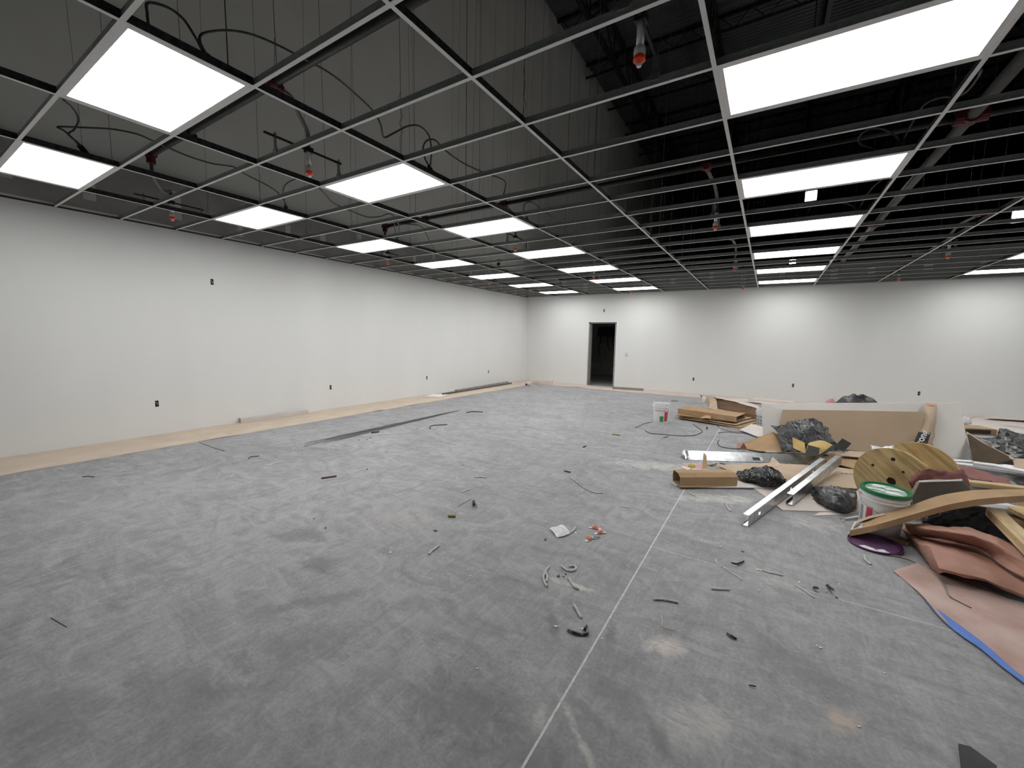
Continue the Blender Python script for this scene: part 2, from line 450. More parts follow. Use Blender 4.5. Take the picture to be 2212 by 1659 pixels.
for k in range(16):
    x = XW+.5+k*.92+random.uniform(-.15, .15); z0 = H+.08+random.uniform(0, .2)
    obj('plaster_patch', box(x-random.uniform(.04, .1), x+random.uniform(.04, .1), YW-.0015, YW+.002, z0, min(HB-.05, z0+random.uniform(.15, .4))), MUD, wall_far)
obj('wall_right', box(XR, XR+.12, YB, YW+.12, 0, HB), WHITE, kind='structure')
obj('wall_back', box(XW-.1, XR+.12, YB-.12, YB, 0, HB), WHITE, kind='structure')
# the tall shell of the building around the room
obj('wall_upper_left', box(XW-.45, XW-.12, -8, 62, 0, HR+.4), TILT, kind='structure')
obj('wall_end', box(XW-.4, 30, 62, 62.3, 0, HR+.4), DARKWALL, kind='structure')
obj('wall_side', box(30, 30.3, -8, 62, 0, HR+.4), DARKWALL, kind='structure')
obj('wall_rear', box(XW-.4, 30, -8.3, -8, 0, HR+.4), DARKWALL, kind='structure')
# roof: ribbed deck with open-web girders and joists
DECK = mat('roof_deck_steel', (.13, .135, .145), .6, .2, var=.2, scale=.8)
V, F = [], []
ny = int(70/.2)
for k in range(ny+1):
    y = -8+k*.2
    for (dy, dz) in ((0, 0), (.09, 0), (.11, .035), (.18, .035)):
        V += [Vector((XW-.4, y+dy, HR+dz)), Vector((30, y+dy, HR+dz))]
F = [(i, i+1, i+3, i+2) for i in range(0, len(V)-2, 2)]
roof = obj('roof', (V, F), DECK, kind='structure', loc=(0, 0, HR))
for x in (-5.6, -2.2, 1.2, 4.6, 8., 11.4, 14.8, 18.2, 22, 26):
    gs = [box(x-.07, x+.07, -8, 62, HR-.16, HR-.02), box(x-.07, x+.07, -8, 62, HR-1.35, HR-1.2)]
    for k in range(28):
        y = -8+k*2.5
        gs += [tube([(x, y, HR-.1), (x, y+1.25, HR-1.25)], .045, 4), tube([(x, y+1.25, HR-1.25), (x, y+2.5, HR-.1)], .045, 4), tube([(x, y+1.25, HR-.1), (x, y+1.25, HR-1.25)], .03, 4)]
    obj('roof_truss', join(*gs), STEELBLK, roof)
for k in range(24):
    y = -6+k*2.9
    gs = [box(XW-.1, 30, y-.05, y+.05, HR-.12, HR-.01), box(XW-.1, 30, y-.04, y+.04, HR-.62, HR-.55)]
    for j in range(36):
        x = XW+j*1.03
        gs.append(tube([(x, y, HR-.06), (x+.515, y, HR-.58), (x+1.03, y, HR-.06)], .018, 4))
    obj('roof_joist', join(*gs), STEELBLK, roof)

# door opening: steel frame in the far wall
FRAME = mat('door_frame_steel', (.30, .29, .27), .5, .3, var=.15, scale=12)
t = .045
door = obj('door_1', join(box(DL, DL+t, YW-.012, YW+.15, 0, DH), box(DL+t*.4, DL+t*1.6, YW+.05, YW+.15, 0, DH-t)), FRAME, kind='structure')
obj('door_head', box(DL, DR, YW-.012, YW+.15, DH-t, DH), mat('frame_dark', (.10, .095, .09), .6), door)
obj('door_jamb', box(DR-t, DR, YW-.012, YW+.15, 0, DH-t), FRAME, door)
obj('trim_1', join(box(DL-.012, DL, YW-.004, YW, 0, DH+.012), box(DR, DR+.03, YW-.005, YW, 0, DH+.012), box(DL, DR, YW-.004, YW, DH, DH+.014)), mat('primer_edge', (.9, .9, .92), .6), kind='structure')
# dim room beyond the doorway: back partition with cables hanging on it
obj('wall_beyond', box(-9, 2, YW+4.5, YW+4.6, 0, 3.2), mat('dim_wall', (.3, .3, .29), .9), kind='structure')
BLK = mat('black_rubber', (.012, .012, .013), .5)
o = thing('breaker_cabinet', 'dark electrical panel on the wall of the dim room beyond the doorway', 'electrical panel', (-5.75, YW+4.5, 1.75))
obj('cabinet', box(-6.15, -5.3, YW+4.38, YW+4.5, 1.72, 2.12), BLK, o); obj('cover', box(-6.1, -5.35, YW+4.36, YW+4.38, 1.76, 2.08), STEELBLK, o)
for k, (x, l) in enumerate(((-6.0, .8), (-5.7, .6), (-5.45, 1.5))):
    obj('hanging_cable', tube(cat([(x, YW+4.36, 1.72), (x+.04, YW+4.33, 1.5), (x-.05+.1*k, YW+4.33, 1.72-l*.6), (x+.02+.15*k, YW+4.33, 1.72-l)]), .018), BLK, o)

# ================================================================== CEILING GRID
ceiling = thing('ceiling', None, None, (0, 0, H), kind='structure')
def tee_mesh(name, length, along_y, web=.042, fl=.012):
    me = bpy.data.meshes.new(name)
    A, B = (EY, EX) if along_y else (EX, EY)
    g1 = obox((0, 0, 0), A, B, EZ, (0, length), (-fl, fl), (0, .0016))
    g2 = join(obox((0, 0, 0), A, B, EZ, (0, length), (-.0009, .0009), (.0016, web)), obox((0, 0, 0), A, B, EZ, (0, length), (-.003, .003), (web-.009, web)))
    # slots along the web, as raised lips of the punched openings
    k = .08; lips = []
    while k < length-.05:
        lips.append(obox((k, 0, 0) if not along_y else (0, k, 0), A, B, EZ, (0, .022), (-.0022, .0022), (web*.52, web*.66))); k += .102
    V, F = join(g1, g2, *lips)
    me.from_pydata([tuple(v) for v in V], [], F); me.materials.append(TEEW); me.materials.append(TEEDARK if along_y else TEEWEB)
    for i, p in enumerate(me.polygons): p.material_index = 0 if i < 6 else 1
    me.update(); return me
ct = tee_mesh('cross_tee', CX, False, .048); mt = tee_mesh('main_tee', YW-YB, True, .052)
for i in range(-5, 6): share('main_tee', mt, ceiling, (i*CX, YB, 0))
for i in range(-6, 6):
    for j in range(-3, 21): share('cross_tee', ct, ceiling, (i*CX if i > -6 else XW, j*CY, .0004))
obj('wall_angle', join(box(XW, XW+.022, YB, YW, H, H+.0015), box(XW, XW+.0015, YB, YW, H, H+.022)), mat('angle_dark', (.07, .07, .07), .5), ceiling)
obj('wall_angle', join(box(XW, XR, YW-.022, YW, H, H+.0015), box(XW, XR, YW-.0015, YW, H, H+.022)), TEEW, ceiling)
WIRE = mat('hanger_wire_steel', (.16, .165, .16), .45, .6, var=.3, scale=20)
random.seed(11)
for i in range(-5, 6):
    for j in range(-1, 20, 2):
        x, y = i*CX, j*CY+random.uniform(-.15, .15)
        dx, dy = random.uniform(-.25, .25), random.uniform(-.25, .25)
        pts = [(x, y, H+.03), (x+.004, y, H+.2), (x+dx*.03, y+dy*.03, H+.9), (x+dx, y+dy, HR-.5)]
        g = [tube(pts, .0021, 4)]
        if random.random() < .6:   # loose twisted tail
            q = [Vector((x+random.uniform(-.02, .02), y+random.uniform(-.02, .02), H+.06+k*.06)) for k in range(random.randint(4, 9))]
            g.append(tube(cat(q, 3), .0018, 4))
        obj('hanger_wire', join(*g), WIRE, ceiling)

# ================================================================== LIGHTS
DIFF = emit('diffuser_glow', (1.0, .995, .985), PANEL_POWER)
HOUS = mat('light_housing', (.74, .73, .73), .45, var=.04)
def make_light():
    t = thing('ceiling_light', 'x', 'ceiling light', (0, 0, H))
    a, b = CX-.012, CY-.012
    fr = join(box(.012, .04, .012, b, .002, .012), box(a-.028, a, .012, b, .002, .012), box(.04, a-.028, .012, .034, .002, .012), box(.04, a-.028, b-.022, b, .002, .012))
    obj('frame', fr, HOUS, t, local=True)
    obj('diffuser', box(.04, a-.028, .034, b-.022, .005, .009), DIFF, t, local=True)
    obj('housing', join(box(.014, a, .014, b, .012, .055), box(.3, .55, .2, .34, .055, .095)), GALV, t, local=True)
    return t
proto = make_light(); first = True
RW = {-5: 'row beside the long left wall', -3: 'second row from the long left wall', 0: 'row above the debris pile', 3: 'row nearest the right wall'}
ORD = ['seventh', 'sixth', 'fifth', 'fourth', 'third', 'second', 'first']
for i in (-5, -3, 0, 3):
    for n, j in enumerate(range(0, 19, 3)):
        lab = 'lit white panel light, %s, %s from the far wall' % (RW[i], ORD[n])
        if i >= 0 and n < 1: continue
        if first: o = proto; first = False; o.location = (i*CX, j*CY, H); tag(o, lab, None, 'lay-in panel lights of the ceiling grid')
        else: copy_tree(proto, (i*CX, j*CY, H), None, lab, 'lay-in panel lights of the ceiling grid')
# lamps burning in the open building beyond the far wall
HB_ = emit('high_bay_glow', (1., .97, .9), 30.)
for (px, py, z, lab, sz) in ((1752, 423, 8., 'bright square flood lamp hanging high over the debris pile side', .22), (1712, 567, None, 'small bright flood lamp hanging just above the grid before the far wall', .07), (2206, 466, 6.5, 'bright flood lamp hanging beyond the right rows of lights', .24)):
    p = W(px, py, z) if z else W(px, py, Y=11.8)
    d = (CAM-p); d.z = 0; d.normalize(); sd = d.cross(EZ)
    o = thing('flood_lamp', lab, 'lamp', p-EZ*sz, None, 'lamps in the open building')
    obj('lens', obox(p, sd, EZ, d, (-sz*.9, sz*.9), (-sz*.9, sz*.9), (0, .02)), HB_, o)
    obj('housing', join(obox(p, sd, EZ, d, (-sz, sz), (-sz, sz), (-.12, -.005)), obox(p, sd, EZ, d, (-sz*.6, sz*.6), (-sz*.6, sz*.6), (-.2, -.12))), STEELBLK, o)
    obj('suspension_rod', tube([p+EZ*sz-d*.08, Vector((p.x, p.y, HR+.02))-d*.08], .012), STEELBLK, o)

# ================================================================== SPRINKLER PIPES
PIPE = mat('black_pipe', (.02, .019, .019), .45, .3, var=.3, scale=10)
RED = mat('red_fitting', (.10, .01, .012), .5, .1, var=.25, scale=18)
PZ = H+.36
GREYP = mat('grey_pipe', (.085, .085, .082), .5, .3, var=.2, scale=8)
o = thing('sprinkler_pipe', 'thick grey sprinkler main running over the debris pile toward the far wall', 'pipe', (1.62, 5, PZ))
obj('pipe', tube([(1.62, -2, PZ), (1.62, YW-.2, PZ)], .045, 12), GREYP, o, smooth=True)
BY = [1.0, 4.14, 7.62, 11.1]
BN = ['passing over the biggest panel light', 'ending above the left rows, with red couplings', 'halfway down the room with few couplings', 'close to the far wall above the grid']
def ring(c, ax, r, l): return tube([Vector(c)-ax*l/2, Vector(c)+ax*l/2], r, 12)
for y in BY:
    obj('coupling', join(ring((1.62, y, PZ), EY, .062, .1), ring((1.62, y, PZ), EX, .055, .2), box(1.53, 1.71, y-.07, y-.055, PZ-.03, PZ+.03)), RED, o)
for y, nm in zip(BY, BN):
    b = thing('sprinkler_pipe', 'black steel sprinkler branch pipe across the room, '+nm, 'pipe', (-2, y, PZ), None, 'black sprinkler branch pipes')
    obj('pipe', tube([(-5.35, y, PZ), (2.75, y, PZ)], .03, 10), PIPE, b, smooth=True)
    for x in (-5.35, -4.42, -2.92, -.335, 2.72):
        if x == -5.35: obj('elbow', join(ring((x, y, PZ), EX, .043, .09), ring((x-.01, y, PZ-.05), EZ, .04, .08)), RED, b); obj('drop', tube([(x-.01, y, PZ-.05), (x-.01, y, PZ-.16)], .017, 8), GREYP, b)
        else: obj('tee_fitting', join(ring((x, y, PZ), EX, .043, .09), ring((x, y+.01, PZ-.02), EY, .03, .1)), RED, b)
    for x in (-3.6, -1.6): obj('pipe_hanger', join(tube([(x, y-.036, PZ), (x, y, PZ-.036), (x, y+.036, PZ), (x, y, PZ+.04)], .004, 4), tube([(x, y, PZ+.04), (x, y, HR-.3)], .005, 5)), WIRE, b)
BRAID = mat('braided_hose', (.15, .153, .15), .5, .5, var=.25, scale=60, bump=.3, bscale=200)
CLEAR = mat('clear_cap', (.62, .6, .58), .25, var=.1)
ORANGE = mat('orange_cap', (.88, .06, .012), .4, var=.15, scale=40)
HEADS = [(-3.343, 1.523), (-.325, 1.505), (-.335, 5.197), (-6.38, 1.5), (-3.324, 5.113), (-6.315, 5.031), (-.335, 8.718), (-.345, 12.03), (2.748, 8.806), (2.729, 11.715), (-6.445, 8.775), (-3.345, 11.87), (-3.34, 8.75), (2.74, 5.15)]
HN = ['between first and second rows of lights, first branch', 'hanging open over the bare floor, first branch', 'second branch near the row above the debris pile', 'close to left wall, first branch', 'second row of lights, second branch', 'close to left wall, second branch',
      'third branch near the row above the debris pile', 'against the far wall near the row above the debris pile', 'third branch toward the right wall', 'against the far wall toward the right', 'close to left wall, third branch', 'against the far wall right of the doorway', 'third branch, second row of lights', 'second branch toward the right wall']
for (x, y), nm in zip(HEADS, HN):
    j = math.floor(y/CY); y0, y1 = j*CY, min((j+1)*CY, YW-.05)
    yb = min(BY, key=lambda v: abs(v-(y-.5)))
    s = thing('fire_sprinkler', 'sprinkler drop with orange cap, '+nm, 'sprinkler', (x, y, H), None, 'sprinkler drops with orange caps')
    zb = H+.17
    obj('bracket_bar', join(box(x-.008, x+.008, y0-.09, y1+.03, zb-.008, zb+.008)), STEELBLK, s)
    for yy in (y0, y1):
        obj('bracket_leg', join(box(x-.016, x+.016, yy-.004, yy+.004, H+.04, zb+.03), box(x-.03, x+.03, yy-.006, yy+.006, H+.035, H+.07)), GALV, s)
    obj('clamp', box(x-.03, x+.03, y-.03, y+.03, zb-.02, zb+.02), STEELBLK, s)
    obj('nipple', tube([(x, y, zb+.09), (x, y, zb+.02), (x, y, H+.03)], .02, 10), GALV, s, smooth=True)
    xp = min((-5.36, -4.42, -2.92, -.335, 2.72), key=lambda v: abs(v-x-.35))
    p0 = Vector((xp, yb+.05, PZ-.02)) if xp > -5.3 else Vector((xp-.01, yb, PZ-.16))
    if xp > -5.3: hp = [p0, p0+Vector(((x-xp)*.2, (y-yb)*.25, .02)), Vector((x+(xp-x)*.3, yb+(y-yb)*.68, PZ+.03)), Vector((x+(xp-x)*.05, y-.03, PZ-.02)), Vector((x, y, zb+.12)), Vector((x, y, zb+.08))]
    else: hp = [p0, p0+Vector((-.03, .02, -.04)), Vector((x+.5, y-.25, H+.16)), Vector((x+.15, y-.08, H+.26)), Vector((x, y, zb+.14)), Vector((x, y, zb+.08))]
    obj('hose', tube(cat(hp, 5), .019, 8), BRAID, s, smooth=True)
    c = obj('cap', lathe([(.0, .03), (.028, .03), (.032, .01), (.03, -.012), (.0, -.012)], 12), CLEAR, s, local=True)
    obj('cap_core', lathe([(.027, -.012), (.033, -.02), (.033, -.034), (.022, -.046), (.0, -.046)], 10), ORANGE, c, local=True); obj('cap_tip', lathe([(.012, -.046), (.015, -.054), (.013, -.064), (0, -.064)], 10), CLEAR, c, local=True)

# ================================================================== FLEXIBLE CABLES ABOVE THE GRID
MC = mat('metal_clad_cable', (.10, .10, .098), .5, .4, var=.25, scale=40)
def cable(label, pts, r=.0075):
    p = cat([W(x, y, H+dz) for x, y, dz in pts], 6)
    o = thing('flexible_conduit', label, 'cable', p[0], None, 'flexible cables between the panel lights')
    obj('cable', tube(p, r, 6), MC, o, smooth=True)
    d = (p[1]-p[0]).normalized()
    obj('connector', tube([p[0]-d*.02, p[0]+d*.05], .016, 8), STEELBLK, o)
cable('dark cable rising from the largest left panel light and leaving over its corner', [(444, 124, .075), (430, 95, .2), (418, 74, .3), (395, 40, .38), (362, 16, .4), (320, 6, .36), (318, 30, .2), (321, 58, .06)])
cable('long dark cable arching from the largest panel light to the next one of its row', [(453, 127, .075), (438, 104, .2), (431, 82, .3), (446, 70, .36), (500, 66, .42), (560, 80, .4), (640, 118, .36), (715, 160, .34), (770, 205, .32), (806, 240, .28), (822, 268, .2), (829, 296, .15), (850, 288, .22), (880, 273, .3), (905, 272, .33), (925, 290, .3), (932, 320, .2), (931, 345, .12), (929, 362, .075)])
cable('dark cable looping off the second panel light of the second row', [(932, 368, .075), (918, 342, .15), (914, 320, .22), (922, 304, .28), (940, 303, .3), (962, 325, .27), (1000, 352, .24), (1045, 373, .22), (1080, 385, .2), (1092, 395, .18), (1090, 412, .12), (1086, 425, .05)])
cable('dark cable hooking up from the nearest light beside the left wall', [(184, 326, .075), (169, 309, .14), (148, 290, .22), (160, 280, .28), (169, 262, .32), (165, 245, .32), (152, 228, .28), (137, 216, .2)])
cable('long sagging cable between two lights beside the left wall', [(180, 327, .075), (160, 302, .14), (138, 282, .2), (125, 274, .22), (169, 275, .28), (216, 277, .3), (250, 280, .3), (297, 290, .28), (332, 305, .26), (398, 334, .22), (456, 353, .22), (506, 361, .24), (533, 378, .22), (580, 402, .2), (604, 420, .16), (614, 435, .11), (621, 449, .075)])
cable('thin cable looping between the second and third lights of the left row', [(617, 449, .075), (612, 420, .13), (615, 402, .19), (630, 390, .23), (652, 384, .24), (672, 392, .22), (695, 412, .2), (720, 438, .18), (745, 450, .18), (790, 468, .18), (820, 468, .18), (842, 462, .2), (858, 476, .18), (862, 500, .12), (859, 518, .075)])
cable('dark looping cable at the third light of the left row', [(857, 520, .075), (853, 495, .14), (852, 480, .18), (856, 475, .2), (862, 483, .18), (905, 487, .22), (920, 505, .2), (935, 535, .14), (945, 545, .1)])
cable('dark arching cable at the third light of the second row', [(1140, 475, .075), (1132, 455, .13), (1135, 440, .18), (1148, 437, .2), (1170, 452, .18), (1200, 475, .12)])
cable('cable lying in a wide loop on the second light over the debris pile', [(1942, 317, .075), (1941, 304, .14), (1929, 290, .18), (1904, 278, .22), (1876, 279, .22), (1856, 296, .18), (1859, 311, .14), (1887, 321, .1), (1911, 326, .08)])
cable('cable rising from the second light over the debris pile toward the grey main pipe', [(1945, 316, .075), (1957, 290, .16), (1979, 251, .25), (1996, 227, .3), (2016, 215, .32), (2040, 209, .32), (2061, 209, .3), (2086, 199, .26), (2110, 171, .2), (2121, 150, .1)])
cable('cable looping up off the third light over the debris pile', [(1850, 452, .075), (1838, 443, .13), (1815, 438, .18), (1770, 438, .2), (1750, 450, .16), (1742, 468, .08)])
cable('cable strung from the third light over the debris pile to the right', [(1856, 452, .075), (1868, 428, .16), (1885, 405, .22), (1900, 392, .24), (1915, 380, .18)])
cable('cable looping off the fourth light over the debris pile', [(1800, 528, .075), (1785, 520, .14), (1760, 518, .18), (1745, 524, .14), (1752, 532, .1), (1790, 522, .12), (1812, 520, .1)])

# ================================================================== ELECTRICAL BOXES IN THE WALLS
BOXM = mat('device_box', (.07, .075, .08), .55, .4, var=.3, scale=40)
def ebox(c, n, label):
    n = Vector(n); s = n.cross(EZ)
    c = Vector(c); o = thing('electrical_box', label, 'electrical box', c-EZ*bh, None, 'open electrical boxes in the walls')
    gs = [obox(c, s, EZ, n, (-bw, -bw+.003), (-bh, bh), (-.055, .001)), obox(c, s, EZ, n, (bw-.003, bw), (-bh, bh), (-.055, .001)), obox(c, s, EZ, n, (-bw, bw), (-bh, -bh+.003), (-.055, .001)), obox(c, s, EZ, n, (-bw, bw), (bh-.003, bh), (-.055, .001)), obox(c, s, EZ, n, (-bw, bw), (-bh, bh), (-.058, -.055))]
    obj('shell', join(*gs), BOXM, o)
    obj('wire_tail', tube(cat([c+s*.01-n*.05, c+s*.005+EZ*.02-n*.01, c-s*.008-EZ*.005+n*.002, c-s*.004-EZ*.03-n*.02]), .004, 5), mat('white_wire', (.55, .55, .53), .5), o)
ORDL = ['high on the left wall', 'low on the left wall, farthest from the corner', 'low on the left wall, third from the corner', 'low on the left wall, second from the corner', 'low on the left wall, nearest the corner']
for (y, z), l in zip(LB, ORDL): ebox((XW, y, z), (1, 0, 0), 'open dark electrical box '+l)
for (x, z), l in zip(FB, ['above the doorway', 'low on the far wall, first right of the doorway', 'low on the far wall, second right of the doorway', 'low on the far wall, third right of the doorway']): ebox((x, YW, z), (0, -1, 0), 'open dark electrical box '+l)
o = thing('light_switch', 'white light switch in a grey plate ring beside the doorway', 'switch', (-3.516, YW, 1.03))
obj('plate', box(-3.551, -3.481, YW-.006, YW, 1.034, 1.154), mat('switch_grey', (.35, .35, .34), .5), o)
obj('paddle', box(-3.534, -3.498, YW-.011, YW-.006, 1.10, 1.146), mat('switch_white', (.85, .85, .84), .4), o)
obj('lower_paddle', box(-3.534, -3.498, YW-.010, YW-.006, 1.045, 1.095), mat('switch_pale', (.6, .6, .59), .4), o)

# ================================================================== PAPER ALONG THE WALLS
KRAFT = mat('kraft_floor_paper', (.60, .50, .40), .85, var=.08, scale=3, bump=.1, bscale=30)
KRAFTP = mat('pale_floor_paper', (.62, .53, .46), .85, var=.08, scale=3)
def paper_strip(name, label, a, b, side, width, m, n=60, sd=0):
    a, b, side = Vector(a), Vector(b), Vector(side); V, F = [], []
    for k in range(n+1):
        p = a.lerp(b, k/n); lift = max(0, noise.noise(Vector((k*.45+sd, sd, 0))))*.022; wob = noise.noise(Vector((k*.2, sd+9, 0)))*.02
        e = p+side*(width+wob)
        V += [p+EZ*.004+side*.0, p+side*width*.6+EZ*.003, e+EZ*(.002+lift), e+EZ*lift, p+side*width*.6+EZ*.0008, p+EZ*.0005]
    for k in range(n):
        for j in range(5):
            q = k*6+j; F.append((q, q+1, q+7, q+6))
    return obj(name, (V, F), m, None, smooth=True, label=label, cat_='paper', group='protection paper along the walls')
paper_strip('floor_paper', 'tan floor protection paper laid along the foot of the left wall', (XW+.004, YB, 0), (XW+.004, YW-.95, 0), EX, .91, KRAFT, 70, 1)
paper_strip('floor_paper', 'pale floor protection paper laid along the foot of the far wall', (XW+.01, YW-.01, .0), (XR-.05, YW-.01, .0), -EY, .88, KRAFTP, 60, 5)
# ================================================================== DEBRIS PILE: materials
CARD = mat('cardboard', (.42, .275, .15), .85, var=.12, scale=5, bump=.12, bscale=40)
CARDD = mat('cardboard_inside', (.27, .165, .09), .9, var=.14, scale=6)
CARDP = mat('pale_cardboard', (.52, .40, .29), .85, var=.1, scale=4, bump=.1, bscale=30)
KPANEL = mat('brown_board_face', (.45, .34, .235), .85, var=.06, scale=2)
BOARD = mat('white_board', (.66, .63, .59), .85, var=.05, scale=2)
BOARDP = mat('pink_white_board', (.70, .63, .58), .85, var=.07, scale=3)
BOARDG = mat('shaded_grey_board', (.22, .195, .17), .9, var=.1, scale=6)  # grey face, its colour darkened further for the shade on it
CORE = mat('gypsum_core', (.74, .72, .68), .95, var=.1, scale=30)
PLAS = mat('black_plastic', (.010, .0105, .012), .3, var=.3, scale=5, bump=.55, bscale=16, stretch=(1, .45, 1.4))
PLASD = mat('dusty_black_plastic', (.022, .023, .025), .38, var=.5, scale=7, tint=(.075, .078, .083), stretch=(1, .4, 1.6), bump=.6, bscale=14)
ROSIN = mat('rosin_paper', (.43, .235, .18), .8, var=.07, scale=3, bump=.06, bscale=25)
ROSIND = mat('dusty_rosin_paper', (.47, .30, .25), .85, var=.1, scale=4, tint=(.60, .46, .41))
PLY = wood('plywood', (.33, .20, .075), (.62, .45, .21), 9, 6, (.3, .75, .35))
LUM = wood('lumber', (.42, .29, .135), (.68, .53, .31), 14, 3, (0, .2, .5))
YEL = mat('yellow_card', (.58, .41, .15), .75, var=.12, scale=5)
LABELK = mat('black_label', (.03, .03, .03), .6, var=.3, scale=20)
LABELW = mat('white_label', (.78, .78, .76), .6, var=.06, scale=30)
PRINT = mat('dark_print', (.08, .07, .06), .7)
PAILW = mat('white_pail', (.80, .80, .80), .38, var=.05, scale=10)
GREENL = mat('green_lid', (.012, .16, .062), .4, var=.15, scale=9)
SMEAR = mat('plaster_smear', (.62, .72, .64), .8, var=.15, scale=14, tint=(.80, .82, .78))
PURP = mat('purple_lid', (.085, .022, .088), .42, var=.2, scale=12)
PURPI = mat('purple_lid_inside', (.13, .06, .14), .5, var=.15, scale=12)
PLASTER = mat('wet_plaster', (.78, .76, .76), .8, var=.15, scale=40)
REDP = mat('red_print', (.55, .06, .10), .6, var=.25, scale=60)
GREENP = mat('green_print', (.06, .28, .08), .6, var=.2, scale=60)
GREYPRINT = mat('grey_print', (.30, .30, .32), .6, var=.4, scale=90)
STEELW = mat('white_steel', (.72, .72, .73), .4, .1, var=.06, scale=6)
BTAPE = mat('blue_tape', (.10, .22, .62), .6, var=.12, scale=12)
CLEARP = mat('clear_plastic', (.70, .69, .70), .2, var=.15, scale=9)
PINKP = mat('pink_sheet', (.55, .26, .27), .75, var=.15, scale=9)

# ------------------------------------------------------------------ pails
def pail(label, loc, rot, lid=None, prints=()):
    t = thing('plaster_pail', label, 'bucket', loc, rot, 'plastic plaster pails')
    b = obj('body', lathe([(0, .0), (.128, 0), (.131, .006), (.146, .285), (.156, .287), (.156, .297), (.1465, .299), (.148, .318), (.158, .320), (.158, .330), (.149, .332), (.1505, .352), (.156, .354), (.156, .366), (.145, .366), (.1385, .285), (.1250, .012), (0, .012)], 40), PAILW, t, local=True, smooth='auto')
    for (a0, a1, z0, z1, m) in prints:
        rr = lambda z: .1312+(z/.285)*.0150
        obj('printed_label', lathe([(rr(z0)+.0012, z0), (rr(z1)+.0012, z1)], 10, a0, a1), m, t, local=True)
    for s in (0, math.pi):
        obj('handle_lug', obox((0, 0, 0), Vector((math.cos(s), math.sin(s), 0)), Vector((-math.sin(s), math.cos(s), 0)), EZ, (.148, .166), (-.012, .012), (.300, .322)), PAILW, t, local=True)
    obj('handle', tube(cat([(.166, 0, .31), (.14, -.10, .25), (0, -.165, .20), (-.14, -.10, .25), (-.166, 0, .31)], 5), .0028, 5), GALV, t, local=True)
    if lid:
        l = obj('lid', lathe([(0, .360), (.138, .360), (.142, .372), (.158, .374), (.162, .366), (.161, .344), (.158, .344)], 40), lid, t, local=True, smooth='auto')
        obj('lid_center', lathe([(0, .3625), (.128, .3625), (.128, .360)], 36), mat('pale_green_plaster', (.20, .40, .29), .7, var=.3, scale=14, tint=(.45, .58, .48)), l, local=True)
        random.seed(5)
        for k in range(4):
            a = 2*math.pi*k/4+.5
            x, y = .07*math.cos(a), .07*math.sin(a)
            obj('plaster_smear', surf([[(x+(u-1)*.05+random.uniform(-.02, .02), y+(v-1)*.022+random.uniform(-.01, .01), .3645+.002*(u == 1)) for u in range(3)] for v in range(3)], 3, 3, .002, 30, t=.001), SMEAR if k else PLASTER, l, local=True)
    return t
def face_cam(p): return math.atan2(CAM.y-p.y, CAM.x-p.x)
p = W(1427, 911, 0); a = face_cam(p)
pail('open white plaster pail with green and red print standing beside the cardboard stack', p, (0, 0, 0), None, [(a-.9, a+1.2, .225, .236, REDP), (a-.15, a+.35, .02, .13, GREENP), (a+.45, a+1.0, .03, .215, REDP), (a+.1, a+.4, .13, .2, LABELW)])
p = W(1652, 926, 0); a = face_cam(p)
pail('white plaster pail with grey print half hidden behind the leaning board', p, (0, 0, 0), None, [(a-1.3+k*.32, a-1.06+k*.32, z, z+.045, GREYPRINT) for k in range(5) for z in (.03, .085, .14, .20)])
p = W(1897, 1147, 0); a = face_cam(p)
pail('white plaster pail with green lid standing before the wooden cable spool', p, (.05, .03, 0), GREENL, [(a-.72, a-.40, .05, .23, REDP), (a+.15, a+.5, .11, .20, GREYPRINT), (a-1.2, a-.95, .05, .22, GREYPRINT), (a+.55, a+.9, .13, .16, GREYPRINT)])
# purple lid upside down on the floor
p = W(1889, 1178, 0)
t = thing('pail_lid', 'purple pail lid smeared with white plaster lying upside down on the floor', 'lid', p, (.02, -.05, .3))
obj('rim', lathe([(0, .004), (.150, .004), (.162, .002), (.165, .022), (.160, .024), (.157, .010), (.152, .010), (.150, .020), (.146, .020), (.143, .006), (0, .006)], 44), PURP, t, local=True, smooth='auto')
obj('inside', lathe([(0, .0075), (.14, .0075), (.14, .006)], 40), PURPI, t, local=True)
a = face_cam(p)-.3
sm = [[Vector((math.cos(a+da)*r, math.sin(a+da)*r, .009)) for da in (-.75, -.4, 0, .4, .75)] for r in (.082, .105, .136)]
obj('plaster_smear', surf(sm, 4, 3, .003, 40, ridge=.003, rfreq=40, t=.001), PLASTER, t, local=True)

# ------------------------------------------------------------------ cardboard stack by the pail
def carton(name, label, A, B, back, h, th=.006, m=CARD, open_a=False, open_b=True, group=None, mi=CARDD):
    "hollow carton: A-B front lower edge, back = depth vector, h = height vector"
    A, B, back, h = Vector(A), Vector(B), Vector(back), Vector(h)
    L_ = (B-A); ax = L_.normalized(); ln = L_.length; by = back.normalized(); d = back.length; hz = h.normalized(); hh = h.length
    t = thing(name, label, 'cardboard box', A.lerp(B, .5), None, group)
    obj('bottom', obox(A, ax, by, hz, (0, ln), (0, d), (0, th)), m, t)
    obj('front_panel', obox(A, ax, by, hz, (0, ln), (-.001, th), (0, hh)), m, t)
    obj('back_panel', obox(A, ax, by, hz, (0, ln), (d-th, d), (0, hh)), m, t)
    obj('top_panel', obox(A, ax, by, hz, (-.002, ln+.002), (-.002, d+.002), (hh-th, hh)), m, t)
    if not open_a: obj('end_panel', obox(A, ax, by, hz, (0, th), (th, d-th), (th, hh-th)), m, t)
    if not open_b: obj('end_panel', obox(A, ax, by, hz, (ln-th, ln), (th, d-th), (th, hh-th)), m, t)
    return t
def Wp(*a): return [W(px, py, z) for px, py, z in a]
